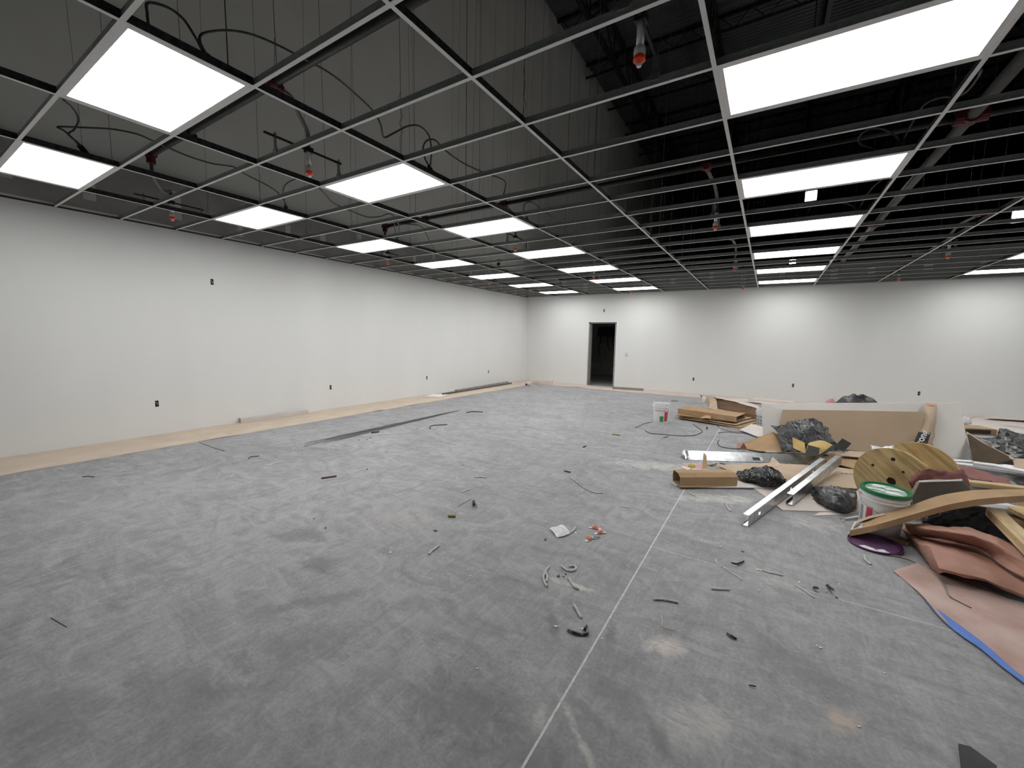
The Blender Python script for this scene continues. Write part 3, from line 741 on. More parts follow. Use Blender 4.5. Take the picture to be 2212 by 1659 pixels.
# flattened cartons lying under the slab box
flat = [((1462, 902, .03), (1600, 925, .02), (1640, 912, .02), (1500, 888, .03)), ((1466, 899, .055), (1590, 919, .05), (1640, 905, .05), (1505, 884, .055)),
        ((1462, 897, .085), (1585, 912, .08), (1640, 900, .08), (1505, 882, .085)), ((1475, 902, .0), (1598, 928, .0), (1640, 918, .0), (1515, 893, .0))]
fl = ['second lowest flattened carton under the brown slab box', 'third flattened carton from the floor under the brown slab box', 'topmost flattened carton under the brown slab box', 'lowest flattened carton under the brown slab box, flat on the floor']
for k, (q, l) in enumerate(zip(flat, fl)):
    obj('flattened_carton', sheet(Wp(*q), .012), CARDP if k % 2 else CARD, None, label=l, cat_='cardboard', group='flattened cartons in the stack')
A, B = W(1464, 893, .10), W(1590, 912, .10); bk = (W(1476, 878, .19)-W(1466, 881, .19)); bk = Vector((.12, .55, 0))
carton('slab_box', 'brown flat carton with open end on top of the cardboard stack', A, B, bk, (0, 0, .10), .006, CARD, open_a=False, open_b=True)
# torn lid standing up behind it
t = thing('torn_carton', 'torn brown carton, inside darkened for shadow, half standing open behind the brown slab box', 'cardboard', W(1580, 905, 0))
c = [[W(1512, 854, Y=8.75), W(1545, 858, Y=8.8), W(1580, 864, Y=8.8), W(1615, 870, Y=8.75), W(1637, 876, Y=8.7)],
     [W(1524, 868, Y=8.6), W(1548, 870, Y=8.66), W(1582, 875, Y=8.66), W(1615, 882, Y=8.6), W(1642, 890, Y=8.5)],
     [W(1540, 880, Y=8.4), W(1556, 884, Y=8.42), W(1585, 890, Y=8.42), W(1615, 896, Y=8.38), W(1646, 900, Y=8.3)]]
obj('back_panel', surf(c, 5, 5, .012, 5, t=.006, seed=2), mat('shaded_torn_card', (.14, .08, .042), .9, var=.2, scale=5), t, smooth=True)  # brown darkened for the shadow inside the open carton
obj('torn_flap', surf([[W(1512, 854, Y=8.75), W(1527, 856, Y=8.72), W(1540, 857, Y=8.76)], [W(1520, 866, Y=8.6), W(1534, 868, Y=8.52), W(1548, 866, Y=8.6)], [W(1530, 878, Y=8.35), W(1538, 882, Y=8.3), W(1550, 884, Y=8.4)]], 4, 4, .01, 7, t=.005), mat('grey_card', (.36, .30, .25), .85), t)
obj('tape_flap', surf([[W(1517, 856, Y=8.55), W(1526, 856, Y=8.55)], [W(1516, 866, Y=8.5), W(1523, 866, Y=8.5)], [W(1516, 873, Y=8.5), W(1519, 873, Y=8.5)]], 4, 4, .006, 12, t=.003), BOARD, t)
obj('folded_flap', surf([[W(1532, 858, Y=8.5), W(1545, 862, Y=8.5)], [W(1533, 872, Y=8.38), W(1548, 870, Y=8.4)], [W(1532, 882, Y=8.2), W(1550, 886, Y=8.2)]], 4, 4, .006, 9, t=.005), CARDP, t)
obj('torn_edge', surf([[W(1545, 858, Y=8.78), W(1580, 863, Y=8.78), W(1620, 871, Y=8.72), W(1638, 876, Y=8.66)], [W(1546, 860, Y=8.72), W(1581, 867, Y=8.74), W(1620, 878, Y=8.64), W(1642, 884, Y=8.6)]], 5, 3, .012, 14, t=.006), BOARDP, t)
obj('packing_tape', surf([[W(1520, 898, .14), W(1533, 896, .16), W(1536, 903, .12)], [W(1512, 904, .1), W(1528, 903, .13), W(1534, 907, .09)]], 5, 5, .012, 20, t=.003, seed=4), mat('tan_tape', (.55, .36, .2), .35), None, smooth=True, label='crumpled tan packing tape on the edge of the cardboard stack', cat_='tape')
# white boards by the far wall
obj('board_offcut', sheet([W(1617, 866, .03), W(1632, 862, .03), W(1712, 870, .03), W(1718, 874, .03)], .05), BOARDP, None, label='long pale board offcut lying near the far wall behind the leaning board', cat_='board')
obj('board_offcut', sheet([W(1560, 864, .02), W(1600, 861, .02), W(1716, 872, .02), W(1700, 876, .02)], .012), BOARDP, None, label='pinkish board offcut on the far paper behind the torn carton', cat_='board')
obj('board_offcut', prism(Wp((1598, 929, .03), (1623, 917, .10), (1652, 924, .10), (1652, 946, .02), (1636, 944, .02)), (0, 0, .012)), BOARD, None, label='white board offcut tilted against the foot of the half hidden pail', cat_='board')

# ------------------------------------------------------------------ big leaning boards
def board4(name, label, q, off, m, edge=None, group=None):
    q = [Vector(p) for p in q]
    return obj(name, prism(q, off), m, None, label=label, cat_='board', group=group)
bl, br = W(1650, 960, 0), W(2098, 996, .04)
tl, tr = W(1645, 872, Y=6.68), W(2073, 870, Y=7.42)
board4('leaning_board', 'large white plasterboard leaning back over the middle of the debris pile', [bl, br, tr, tl], (-.004, .012, .003), BOARD)
nb = (br-bl).cross(tl-bl).normalized(); nb = nb if nb.dot(CAM-bl) > 0 else -nb
pb = bl+nb*.045
kb = [Wpl(x, y, pb, nb) for x, y in ((1684, 912), (1691, 885), (1850, 887), (1998, 890), (1994, 915), (1982, 972), (1930, 979), (1860, 975), (1790, 966), (1720, 950), (1702, 935))]
board4('brown_board', 'large brown cardboard sheet leaning flat against the white plasterboard', kb, nb*-.008, KPANEL)
t = thing('crumpled_carton', 'crumpled brown carton strip with black label hanging over the leaning board', 'cardboard', W(2000, 965, Y=6.8))
cs = [[W(1998, 872, Y=7.24), W(2011, 873, Y=7.22), W(2023, 872, Y=7.26)], [W(1997, 890, Y=7.08), W(2010, 892, Y=7.02), W(2022, 891, Y=7.1)], [W(1996, 912, Y=6.98), W(2009, 912, Y=6.9), W(2021, 912, Y=6.96)],
      [W(1986, 935, Y=6.9), W(2004, 937, Y=6.82), W(2018, 938, Y=6.88)], [W(1976, 962, Y=6.82), W(1998, 964, Y=6.74), W(2014, 960, Y=6.8)], [W(1985, 985, Y=6.76), W(2005, 985, Y=6.7), W(2022, 980, Y=6.78)]]
obj('strip', surf(cs, 5, 4, .008, 12, ridge=.008, rfreq=9, t=.005), CARDP, t, smooth=True)
a_, b_, c_, d_ = W(1984, 933, Y=6.77), W(2011, 935, Y=6.74), W(2002, 963, Y=6.66), W(1973, 958, Y=6.7)
lab = obj('black_label', sheet([d_, c_, b_, a_], .003), LABELK, t)
ctr = (a_+b_+c_+d_)/4; upv = (b_-c_).normalized(); rt = (c_-d_).normalized(); n_ = rt.cross(upv).normalized(); n_ = n_ if n_.dot(CAM-ctr) > 0 else -n_
tx = (W(1999, 940, Y=6.7)-W(1986, 964, Y=6.66)).normalized(); ty = n_.cross(tx)
obj('lettering', text_geo('rong', .105, W(1992, 946, Y=6.70)+n_*.02, tx, ty, .002), LABELW, lab)
obj('torn_top', sheet([W(2000, 871, Y=7.2), W(2020, 871, Y=7.2), W(2018, 877, Y=7.16), W(2008, 876, Y=7.16)], .003), mat('orange_pink', (.65, .33, .24), .7), t)
# carton sheet standing at the left of the pile
t = thing('cardboard_sheet', 'wedge-shaped brown cardboard sheet leaning beside the dusty black plastic', 'cardboard', W(1650, 975, 0))
obj('panel', sheet([W(1593, 968, Y=5.93), W(1598, 960, Y=6.0), W(1668, 934, Y=6.3), W(1684, 940, Y=6.3), W(1700, 978, Y=5.85), W(1640, 975, Y=5.8)], .006), CARD, t)
obj('folded_corner', surf([[W(1606, 957, Y=5.84), W(1606.5, 957, Y=5.84)], [W(1598, 969, Y=5.72), W(1613, 969, Y=5.76)]], 3, 3, t=.004), mat('dark_red_card', (.12, .04, .035), .8), t)
obj('torn_corner', sheet([W(1591, 968, Y=5.85), W(1593, 957, Y=5.95), W(1603, 957, Y=5.9), W(1600, 969, Y=5.8)], .004), ROSIN, t)
# dusty black plastic, draped
pl = [[W(1664, 918, Y=6.35), W(1690, 917, Y=6.35), W(1715, 908, Y=6.32), W(1745, 905, Y=6.34), W(1770, 911, Y=6.4), W(1788, 925, Y=6.45)],
      [W(1676, 930, Y=6.15), W(1698, 926, Y=6.08), W(1722, 922, Y=6.05), W(1750, 920, Y=6.05), W(1775, 928, Y=6.15), W(1796, 940, Y=6.25)],
      [W(1685, 945, Y=6.0), W(1705, 945, Y=5.92), W(1728, 942, Y=5.88), W(1755, 940, Y=5.92), W(1782, 948, Y=6.0), W(1806, 958, Y=6.1)],
      [W(1690, 977, Y=5.78), W(1712, 978, Y=5.76), W(1733, 976, Y=5.75), W(1760, 974, Y=5.8), W(1788, 974, Y=5.9), W(1812, 972, Y=6.0)]]
obj('plastic_sheet', surf(pl, 14, 16, .012, 4, fold=.026, ffreq=3.8, t=.002, seed=3), PLASD, None, smooth=True, label='dusty black plastic sheet bunched up in front of the brown cardboard sheet', cat_='plastic sheet', group='black plastic in the pile')
# yellow cartons with black squares
t = thing('yellow_carton', 'yellow folded carton with black square patches in front of the dusty plastic', 'cardboard', W(1770, 985, .06))
obj('left_panel', sheet([W(1712, 945, Y=5.62), W(1738, 956, Y=5.55), W(1741, 980, Y=5.45), W(1714, 968, Y=5.55)], .005), YEL, t)
pn = obj('front_panel', surf([[W(1748, 956, Y=5.75), W(1775, 952, Y=5.85), W(1799, 962, Y=5.85)], [W(1744, 964, Y=5.5), W(1768, 966, Y=5.5), W(1786, 972, Y=5.6)], [W(1738, 982, Y=5.4), W(1755, 985, Y=5.38), W(1768, 984, Y=5.42)]], 5, 5, .003, 8, t=.004), YEL, t, smooth=True)
obj('black_patch', sheet([W(1746, 961, Y=5.44), W(1771, 968, Y=5.42), W(1768, 986, Y=5.34), W(1738, 982, Y=5.34)], .003), LABELK, t)
obj('side_panel', sheet([W(1799, 962, Y=5.86), W(1768, 985, Y=5.42), W(1774, 986, Y=5.42), W(1806, 966, Y=5.86)], .004), LABELK, t)
obj('black_flap', sheet([W(1800, 967, Y=5.75), W(1819, 947, Y=5.85), W(1839, 958, Y=5.9), W(1823, 975, Y=5.78)], .004), LABELK, t)
# pile behind the leaning board
obj('plastic_bag', blob((1.83, 8.9, .0), (.44, .32, .63), 2.2, .07, 2.2, .05, 4, 40), PLASD, None, smooth=True, label='bulging black plastic bag behind the top edge of the leaning board', cat_='plastic bag', group='black plastic in the pile', loc=None)
obj('pink_sheet', blob((1.40, 8.5, 0), (.14, .12, .565), 5.1, .05, 3, .05, 4, 20), PINKP, None, smooth=True, label='pink plastic scrap next to the black bag behind the leaning board', cat_='plastic sheet')
# right-hand back of the pile
carton('small_carton', 'small brown carton with long black label beside the leaning board', W(2082, 939, Y=7.9), W(2152, 942, Y=8.25), (-.1, .3, 0), (0, 0, .1), .005, CARD, False, False)
ax_ = (W(2152, 942, Y=8.25)-W(2082, 939, Y=7.9)).normalized()
A = W(2082, 939, Y=7.9); fn = Vector((.1, -.3, 0)).normalized()
lc = bpy.data.objects['small_carton']
obj('black_label', obox(A, ax_, fn, EZ, (.02, .46), (.002, .004), (.025, .085)), LABELK, lc)
obj('plastic_sheet', surf([[W(2098, 944, Y=7.7), W(2150, 944, Y=7.95), W(2163, 926, Y=8.45), W(2200, 938, Y=8.6), W(2240, 944, Y=8.8)], [W(2100, 950, Y=7.5), W(2145, 953, Y=7.6), W(2172, 946, Y=7.8), W(2200, 952, Y=7.8), W(2240, 956, Y=8.0)], [W(2112, 962, Y=7.3), W(2150, 968, Y=7.3), W(2175, 970, Y=7.2), W(2200, 974, Y=7.2), W(2240, 974, Y=7.4)], [W(2120, 975, Y=7.1), W(2155, 986, Y=7.0), W(2178, 988, Y=6.9), W(2205, 988, Y=6.9), W(2250, 990, Y=7.)]], 12, 12, .01, 3, fold=.02, ffreq=2.2, t=.002, seed=8), PLAS, None, smooth=True, label='glossy black plastic sheet heaped behind the sloping brown carton panel', cat_='plastic sheet', group='black plastic in the pile')
t = thing('sloping_carton', 'brown carton panel darkened for shade, sloping down beside the leaning board', 'cardboard', W(2130, 1000, 0))
obj('panel', sheet([W(2088, 935, Y=7.2), W(2120, 956, Y=6.95), W(2190, 992, Y=6.75), W(2150, 1004, Y=6.4), W(2102, 995, Y=6.55)], .006), mat('shaded_carton', (.07, .046, .024), .9, var=.2, scale=5), t)  # panel colour darkened to stand for the shade on its face
obj('top_edge', strip([W(2088, 932, Y=7.22), W(2140, 964, Y=6.96), W(2192, 990, Y=6.76)], [W(2087, 936, Y=7.16), W(2138, 968, Y=6.9), W(2188, 993, Y=6.7)], .01), CARDP, t)
obj('brown_paper', surf([[W(2185, 990, Y=6.9), W(2215, 988, Y=7.0), W(2250, 985, Y=7.2)], [W(2190, 1003, Y=6.5), W(2215, 1003, Y=6.6), W(2250, 1000, Y=6.8)], [W(2188, 1018, Y=6.1), W(2215, 1020, Y=6.2), W(2250, 1018, Y=6.4)]], 6, 6, .015, 5, t=.003), CARDP, None, smooth=True, label='crumpled brown paper below the glossy black plastic heap', cat_='paper')
for k, (q, l) in enumerate((([(2084, 913, 0), (2212, 926, 0), (2260, 922, 0), (2260, 914, 0), (2110, 903, 0)], 'long pinkish board offcut lying flat nearest the pile at the far wall'), ([(2122, 903, .05), (2260, 912, .05), (2260, 904, .05), (2150, 899, .05)], 'long pinkish board offcut stacked closest to the far wall'), ([(2090, 922, 0), (2212, 938, 0), (2270, 934, 0), (2212, 925, 0), (2092, 914, 0)], 'grey-white board offcut lying between pile and far wall'))):
    obj('board_offcut', sheet(Wp(*q), .013), (BOARDP, BOARDP, BOARD)[k], None, label=l, cat_='board', group='board offcuts at the far wall')
obj('plastic_wad', blob(W(2086, 915, Y=8.6), (.06, .05, .11), 3.3, .25, 3, .2, 5, 18), CLEARP, None, smooth=True, label='white plastic wad stuck behind the leaning board edge', cat_='plastic sheet')

# ------------------------------------------------------------------ steel studs
def stud(label, A, B, wdir, ndir, w=.092, fl=.041, lip=.009, holes=(), m=GALV, tilt=0):
    A, B = Vector(A), Vector(B); ax = (B-A).normalized(); ln = (B-A).length
    wd = Vector(wdir); wd = (wd-ax*wd.dot(ax)).normalized(); nd = ax.cross(wd); nd = nd if nd.dot(Vector(ndir)) > 0 else -nd
    t = thing('steel_stud', label, 'metal stud', A.lerp(B, .5), None, 'loose galvanized steel studs'); tt = .0014
    gs = []; k = 0
    for h0, h1 in list(holes)+[(ln, ln)]:
        gs.append(obox(A, ax, wd, nd, (k, h0), (0, w), (0, tt)))
        if h1 > h0:
            gs += [obox(A, ax, wd, nd, (h0, h1), (0, w*.3), (0, tt)), obox(A, ax, wd, nd, (h0, h1), (w*.7, w), (0, tt))]
        k = h1
    obj('web', join(*gs), m, t)
    obj('flange', obox(A, ax, wd, nd, (0, ln), (w-tt, w), (0, fl)), m, t); obj('flange', obox(A, ax, wd, nd, (0, ln), (0, tt), (0, fl)), m, t)
    obj('lip', obox(A, ax, wd, nd, (0, ln), (w-lip, w), (fl-tt, fl)), m, t); obj('lip', obox(A, ax, wd, nd, (0, ln), (0, lip), (fl-tt, fl)), m, t)
    return t
A, B = W(1616, 1138, 0.002), W(1781, 1008, .085)
stud('long galvanized steel stud with punched holes, its end on bare concrete', A, B, EZ, (-.5, .8, 0), .098, .05, .012, holes=((.22, .27), (1.05, 1.10), (1.80, 1.85)))
A, B = W(1712, 1092, .018), W(1818, 1002, .125)
stud('shorter galvanized steel stud lying closed side up beside the long stud', A, B, EZ, (-.5, .8, 0), .105, .055, .03)
A, B = W(1481, 993, .002), W(1784, 1004, .012)
s3 = stud('dented galvanized steel stud lying across the front of the brown cardboard wedge', A, B, (-.1, 1.0, .75), (0, 1, -1), .15, .05, .014)
ax_ = (B-A).normalized(); wd = Vector((-.1, 1.0, .75)); wd = (wd-ax_*wd.dot(ax_)).normalized(); nd = ax_.cross(wd)
nd = nd if nd.z > 0 else -nd
obj('bent_end', surf([[A+wd*.0-ax_*.0, A+wd*.075-ax_*.03+nd*-.02, A+wd*.152], [A+wd*.0+ax_*.06+nd*.004, A+wd*.075+ax_*.05+nd*.012, A+wd*.152+ax_*.06]], 5, 5, .006, 14, t=.0015), GALV, s3)
obj('sticker', obox(A, ax_, wd, nd, (.86, .95), (.03, .075), (.0015, .0025)), LABELK, s3)
obj('sticker', obox(A, ax_, wd, nd, (.95, .985), (.025, .075), (.0015, .0024)), LABELW, s3)
stud('thin steel track showing as a bright line behind the dented stud', W(1655, 981, .03), W(1790, 986, .03), EZ, (0, 1, 0), .03, .06, .004)

# ------------------------------------------------------------------ boards and cartons on the floor at the front of the pile
front = [('board_offcut', 'white plasterboard sheet lying flat under the long steel stud', [(1620, 1051, 0), (1655, 1076, 0), (1690, 1104, 0), (1852, 1109, 0), (1880, 1060, 0), (1760, 1040, 0)], BOARDP, .011),
         ('board_offcut', 'long white board strip under the brown carton tube', [(1466, 1053, .012), (1705, 1056, .0125), (1770, 1030, .0125), (1600, 1018, .0125), (1490, 1030, .012)], BOARD, .012),
         ('cardboard_sheet', 'pale flattened cardboard sheet lying between the steel studs', [(1548, 1006, .026), (1660, 1001, .026), (1790, 1008, .026), (1850, 1016, .026), (1858, 1057, .026), (1720, 1048, .026), (1590, 1024, .026)], CARDP, .008),
         ('board_scrap', 'small white board scrap poking out left of the brown carton tube', [(1452, 1023, 0), (1466, 1021, 0), (1480, 1034, 0), (1466, 1036, 0)], BOARD, .01),
         ('board_scrap', 'white board scrap behind the brown carton tube', [(1495, 1014, 0), (1553, 1017, 0), (1552, 1024, 0), (1500, 1026, 0)], BOARD, .01),
         ('board_scrap', 'small white board scrap with dark edge behind the pale cardboard sheet', [(1546, 1009, 0), (1556, 1006, 0), (1578, 1016, 0), (1562, 1018, 0)], BOARD, .01),
         ('paper_scrap', 'pink paper scrap beside the yellow wad on the floor', [(1472, 1001, 0), (1498, 1000, 0), (1527, 1005, 0), (1523, 1014, 0), (1490, 1013, 0)], mat('pink_scrap', (.60, .37, .35), .8), .003),
         ('paper_scrap', 'white paper scrap under the yellow wad on the floor', [(1471, 1010, 0), (1476, 1006, 0), (1492, 1012, 0), (1488, 1017, 0)], BOARD, .004),
         ('board_offcut', 'narrow white board strip in front of the flat plasterboard sheet', [(1757, 1115, 0), (1830, 1112, 0), (1850, 1106, 0), (1770, 1108, 0)], BOARDP, .006)]
for n_, l, q, m, th in front: obj(n_, sheet(Wp(*q), th), m, None, label=l, cat_='board' if 'board' in n_ and 'cardboard' not in n_ else ('cardboard' if 'card' in n_ else 'paper'))
obj('yellow_wad', blob(W(1494, 1009, 0), (.045, .03, .04), 1.4, .3, 3, .2, 5, 14), mat('yellow_wad', (.55, .48, .12), .8), None, smooth=True, label='small crumpled yellow wad on the pink paper scrap', cat_='paper')
# brown carton tube, open at its left end
t = thing('carton_tube', 'long brown carton open at one end lying on the white board strip', 'cardboard box', W(1530, 1052, .013))
A, B = W(1468, 1049, .030), W(1592, 1048, .030); ax_ = (B-A).normalized(); ln = (B-A).length; by = EZ.cross(ax_).normalized(); by = by if by.y > 0 else -by
prof = [(0, 0), (.0, .085), (.05, .118), (.15, .118), (.16, .06), (.15, 0)]
for k in range(6):
    (y0, z0), (y1, z1) = prof[k], prof[(k+1) % 6]
    c0, c1 = A+by*y0+EZ*z0, A+by*y1+EZ*z1
    nn = ax_.cross((c1-c0)).normalized()
    obj(('front_panel', 'slant_panel', 'top_panel', 'back_panel', 'back_panel', 'bottom_panel')[k], prism([c0, c1, c1+ax_*ln, c0+ax_*ln], nn*.004), CARD, t)
obj('end_panel', prism([B+by*y+EZ*z-ax_*.01 for y, z in prof], ax_*.004), CARD, t)
obj('bottom_flap', sheet([A-by*.04-EZ*.004, A+ax_*ln*.95-by*.015-EZ*.004, A+ax_*ln*.95+by*.02-EZ*.004, A+by*.02-EZ*.004], .003), CARD, t)
obj('metal_clip', join(tube(Wp((1452, 1044, .006), (1461, 1049, .006), (1466, 1048, .02)), .005, 5)), GALV, None, label='small bent metal clip beside the open end of the carton tube', cat_='clip')
# black plastic pieces at the front
p1 = [[W(1592, 1020, .07), W(1612, 1013, .09), W(1640, 1010, .10), W(1662, 1006, .12), W(1684, 1018, .10)], [W(1590, 1028, .06), W(1612, 1024, .10), W(1642, 1018, .15), W(1664, 1014, .17), W(1694, 1030, .11)],
      [W(1596, 1036, .04), W(1618, 1036, .07), W(1646, 1032, .13), W(1670, 1030, .15), W(1700, 1040, .08)], [W(1612, 1042, .03), W(1630, 1044, .035), W(1652, 1050, .04), W(1676, 1050, .05), W(1698, 1048, .04)]]
obj('plastic_sheet', surf(p1, 14, 14, .008, 5, fold=.019, ffreq=5, t=.002, seed=1, minz=.03), PLAS, None, smooth=True, label='crumpled glossy black plastic beside the brown carton tube', cat_='plastic sheet', group='black plastic in the pile')
p2 = [[W(1748, 1056, .03), W(1770, 1050, .07), W(1805, 1052, .08), W(1850, 1060, .09)], [W(1756, 1070, .035), W(1780, 1066, .12), W(1812, 1068, .13), W(1850, 1076, .1)], [W(1768, 1084, .025), W(1790, 1086, .08), W(1818, 1090, .09), W(1848, 1094, .06)], [W(1790, 1096, .02), W(1806, 1104, .02), W(1822, 1110, .015), W(1842, 1104, .015)]]
obj('plastic_sheet', surf(p2, 14, 14, .008, 5, fold=.019, ffreq=5, t=.002, seed=6, minz=.016), PLASD, None, smooth=True, label='crumpled black plastic between the steel studs and the green-lidded pail', cat_='plastic sheet', group='black plastic in the pile')
# small upright cardboard scraps
obj('cardboard_scrap', sheet([W(1517, 1012, Y=4.42), W(1520, 978, Y=4.62), W(1526, 984, Y=4.6), W(1528, 1010, Y=4.42)], .004), CARD, None, label='narrow cardboard scrap standing upright against the dented stud', cat_='cardboard')
obj('cardboard_scrap', surf([[W(1527, 1004, .0), W(1538, 1003, .03), W(1549, 999, .02)], [W(1527, 1005, .0), W(1538, 1006, .0), W(1548, 1005, .0)]], 4, 4, .004, 12, t=.003), mat('olive_card', (.42, .29, .11), .8), None, label='small curled cardboard scrap beside the dented stud', cat_='cardboard')
obj('cardboard_scrap', surf([[W(1668, 988, Y=4.95), W(1669, 988, Y=4.95), W(1670, 988, Y=4.95)], [W(1664, 998, Y=4.75), W(1672, 998, Y=4.7), W(1681, 998, Y=4.75)], [W(1659, 1007, Y=4.55), W(1672, 1009, Y=4.45), W(1690, 1005, Y=4.6)]], 4, 4, .003, 9, t=.003), CARDP, None, label='triangular cardboard scrap propped against the dented stud', cat_='cardboard')
# printed flap next to the spool
ap = W(1838, 1028, .05)
obj('printed_mark', text_geo('ARM', .085, W(1832, 1024, .034), (W(1850, 1026, .034)-W(1812, 1024, .034)), Vector((-.3, 1, 0)), .0), PRINT, bpy.data.objects.get('cardboard_sheet.001') or bpy.data.objects['cardboard_sheet'])

for k, (q, l) in enumerate((([(1775, 994, .036), (1800, 978, .036), (1985, 994, .036), (1985, 1008, .036), (1850, 1015, .036)], 'flattened brown carton on the floor between studs and cable spool'), ([(1812, 985, .075), (1835, 975, .08), (1900, 980, .08), (1890, 992, .075)], 'curled brown carton strip behind the cable spool'), ([(1855, 1000, .06), (1960, 990, .06), (2060, 1004, .06), (2030, 1022, .06), (1900, 1020, .06)], 'brown carton panel lying under the cable spool'))):
    obj('flattened_carton', sheet(Wp(*q), .01), (CARD, CARDP, CARDD)[k], None, label=l, cat_='cardboard', group='flattened cartons in the pile')
# ------------------------------------------------------------------ wooden cable spool
c0 = W(1925, 1040, .30); c1 = W(2006, 1018, .335); axd = (c1-c0); 
axd = Vector((axd.x, axd.y, axd.z)).normalized(); dist = .42
t = thing('cable_spool', 'empty wooden cable spool with round plywood flanges lying in the pile', 'cable spool', (c0.x, c0.y, 0))
e1 = axd.cross(EZ).normalized(); e2 = e1.cross(axd).normalized(); Rs = .305
def disc(c, r, th, rin=.0, seg=48):
    V, F = [], []
    for k in range(seg):
        a = 2*math.pi*k/seg; d = e1*math.cos(a)+e2*math.sin(a)
        for (rr, tt) in ((r, 0), (r, th), (rin, th), (rin, 0)): V.append(c+d*rr+axd*tt)
    for k in range(seg):
        a, b = k*4, ((k+1) % seg)*4
        for j in range(4): F.append((a+j, b+j, b+(j+1) % 4, a+(j+1) % 4))
    return V, F
SPW = grain('spool_wood', e2*.62+e1*(.78 if e1.x > 0 else -.78)*-1, (.30, .185, .07), (.62, .46, .22), 15, 1.2)
fl = obj('front_flange', disc(c0, Rs, .022, .036), SPW, t)
obj('back_flange', disc(c0+axd*dist, Rs, .022, .036), SPW, t)
V, F = disc(c0+axd*.022, .13, dist-.022, .036); obj('drum', (V, F), LUM, t)
HOLE = mat('bolt_and_core_shade', (.02, .012, .008), .9)
for (u, v, r) in ((.0, .21, .017), (-.15, .02, .012), (.15, .11, .012), (.16, -.16, .012), (-.08, .115, .011), (-.19, .16, .007)):
    obj('bolt', disc(c0+e1*-u+e2*v-axd*.002, r, .004, .0, 12), HOLE, fl)
obj('core_shade_disc', disc(c0+axd*.012, .0362, .01, 0., 16), HOLE, t)  # dark disc standing in for the shade inside the through-hole
obj('plastic_film', surf([[W(1880, 961, Y=4.3), W(1905, 966, Y=4.3), W(1932, 963, Y=4.3)], [W(1883, 968, Y=4.24), W(1905, 970, Y=4.22), W(1930, 968, Y=4.24)], [W(1884, 976, Y=4.2), W(1906, 976, Y=4.16), W(1928, 974, Y=4.18)]], 5, 5, .01, 12, ridge=.01, rfreq=20, t=.001), CLEARP, None, smooth=True, label='clear plastic film scrap on top of the cable spool', cat_='plastic sheet')

# ------------------------------------------------------------------ right side of the pile
# dark support under the pile: black plastic sheet between paper and boards
p3 = [[W(1985, 1112, .12), W(2040, 1098, .22), W(2100, 1092, .28), W(2160, 1100, .24)], [W(1990, 1125, .10), W(2050, 1112, .19), W(2110, 1112, .2), W(2170, 1130, .16)], [W(2000, 1138, .06), W(2060, 1135, .09), W(2120, 1145, .08), W(2190, 1165, .05)], [W(2010, 1150, .01), W(2070, 1155, .01), W(2130, 1165, .01), W(2210, 1190, .01)]]
obj('plastic_sheet', surf(p3, 12, 12, .01, 4, fold=.018, ffreq=4, t=.002, seed=12, minz=.006), PLAS, None, smooth=True, label='black plastic sheet in the hollow above the pink rosin paper', cat_='plastic sheet', group='black plastic in the pile')
# grey board standing
g0, g1, g2 = W(1958, 1092, Y=3.76), W(1984, 1040, Y=3.70), W(2078, 1037, Y=3.96)
gn = (g1-g0).cross(g2-g1).normalized()
g4 = [g0, g1, g2, Wpl(2108, 1072, g0, gn), Wpl(2060, 1100, g0, gn)]
t = thing('plasterboard_piece', 'broken grey-faced plasterboard piece darkened for shade, with white core edge standing in the pile', 'board', W(1990, 1100, 0))
obj('face', prism(g4, (.01, .014, -.002)), BOARDG, t)
obj('core_edge', join(strip([g4[0]-EX*.01, g4[1]-EX*.01], [g4[0]+EX*.008, g4[1]+EX*.008], .008), strip(cat([g4[1]+EZ*.008, g4[1].lerp(g4[2], .4)+EZ*.012, g4[1].lerp(g4[2], .7)+EZ*.006, g4[2]+EZ*.01], 3), cat([g4[1]-EY*.012, g4[1].lerp(g4[2], .4)-EY*.012, g4[1].lerp(g4[2], .7)-EY*.012, g4[2]-EY*.012], 3), .006)), CORE, t)
# dark rosin paper behind it
d1 = [[W(1968, 1030, Y=3.86), W(1990, 1016, Y=3.9), W(2015, 1014, Y=4.0), W(2050, 1018, Y=4.14), W(2080, 1014, Y=4.3)], [W(1962, 1040, Y=3.82), W(1992, 1030, Y=3.86), W(2018, 1028, Y=3.96), W(2052, 1030, Y=4.1), W(2088, 1028, Y=4.26)], [W(1972, 1056, Y=3.82), W(1996, 1048, Y=3.86), W(2022, 1046, Y=3.95), W(2055, 1048, Y=4.08), W(2095, 1050, Y=4.24)]]
obj('rosin_paper', surf(d1, 6, 6, .012, 6, fold=.02, ffreq=4, t=.002, seed=4), mat('dark_rosin', (.24, .095, .08), .8, var=.12, scale=4), None, smooth=True, label='dark red rosin paper bunched behind the grey plasterboard piece', cat_='paper', group='rosin paper in the pile')
d2 = [[W(2062, 1003, Y=6.0), W(2090, 1008, Y=5.9), W(2130, 1020, Y=5.75), W(2180, 1036, Y=5.6)], [W(2068, 1012, Y=5.7), W(2096, 1020, Y=5.5), W(2136, 1030, Y=5.4), W(2180, 1042, Y=5.3)], [W(2080, 1024, Y=5.2), W(2100, 1032, Y=5.1), W(2140, 1040, Y=5.05), W(2185, 1050, Y=5.0)]]
obj('rosin_paper', surf(d2, 6, 6, .015, 5, fold=.02, ffreq=3, t=.002, seed=9), mat('dark_rosin', (.24, .1, .08)), None, smooth=True, label='dark red rosin paper below the white metal trim', cat_='paper', group='rosin paper in the pile')
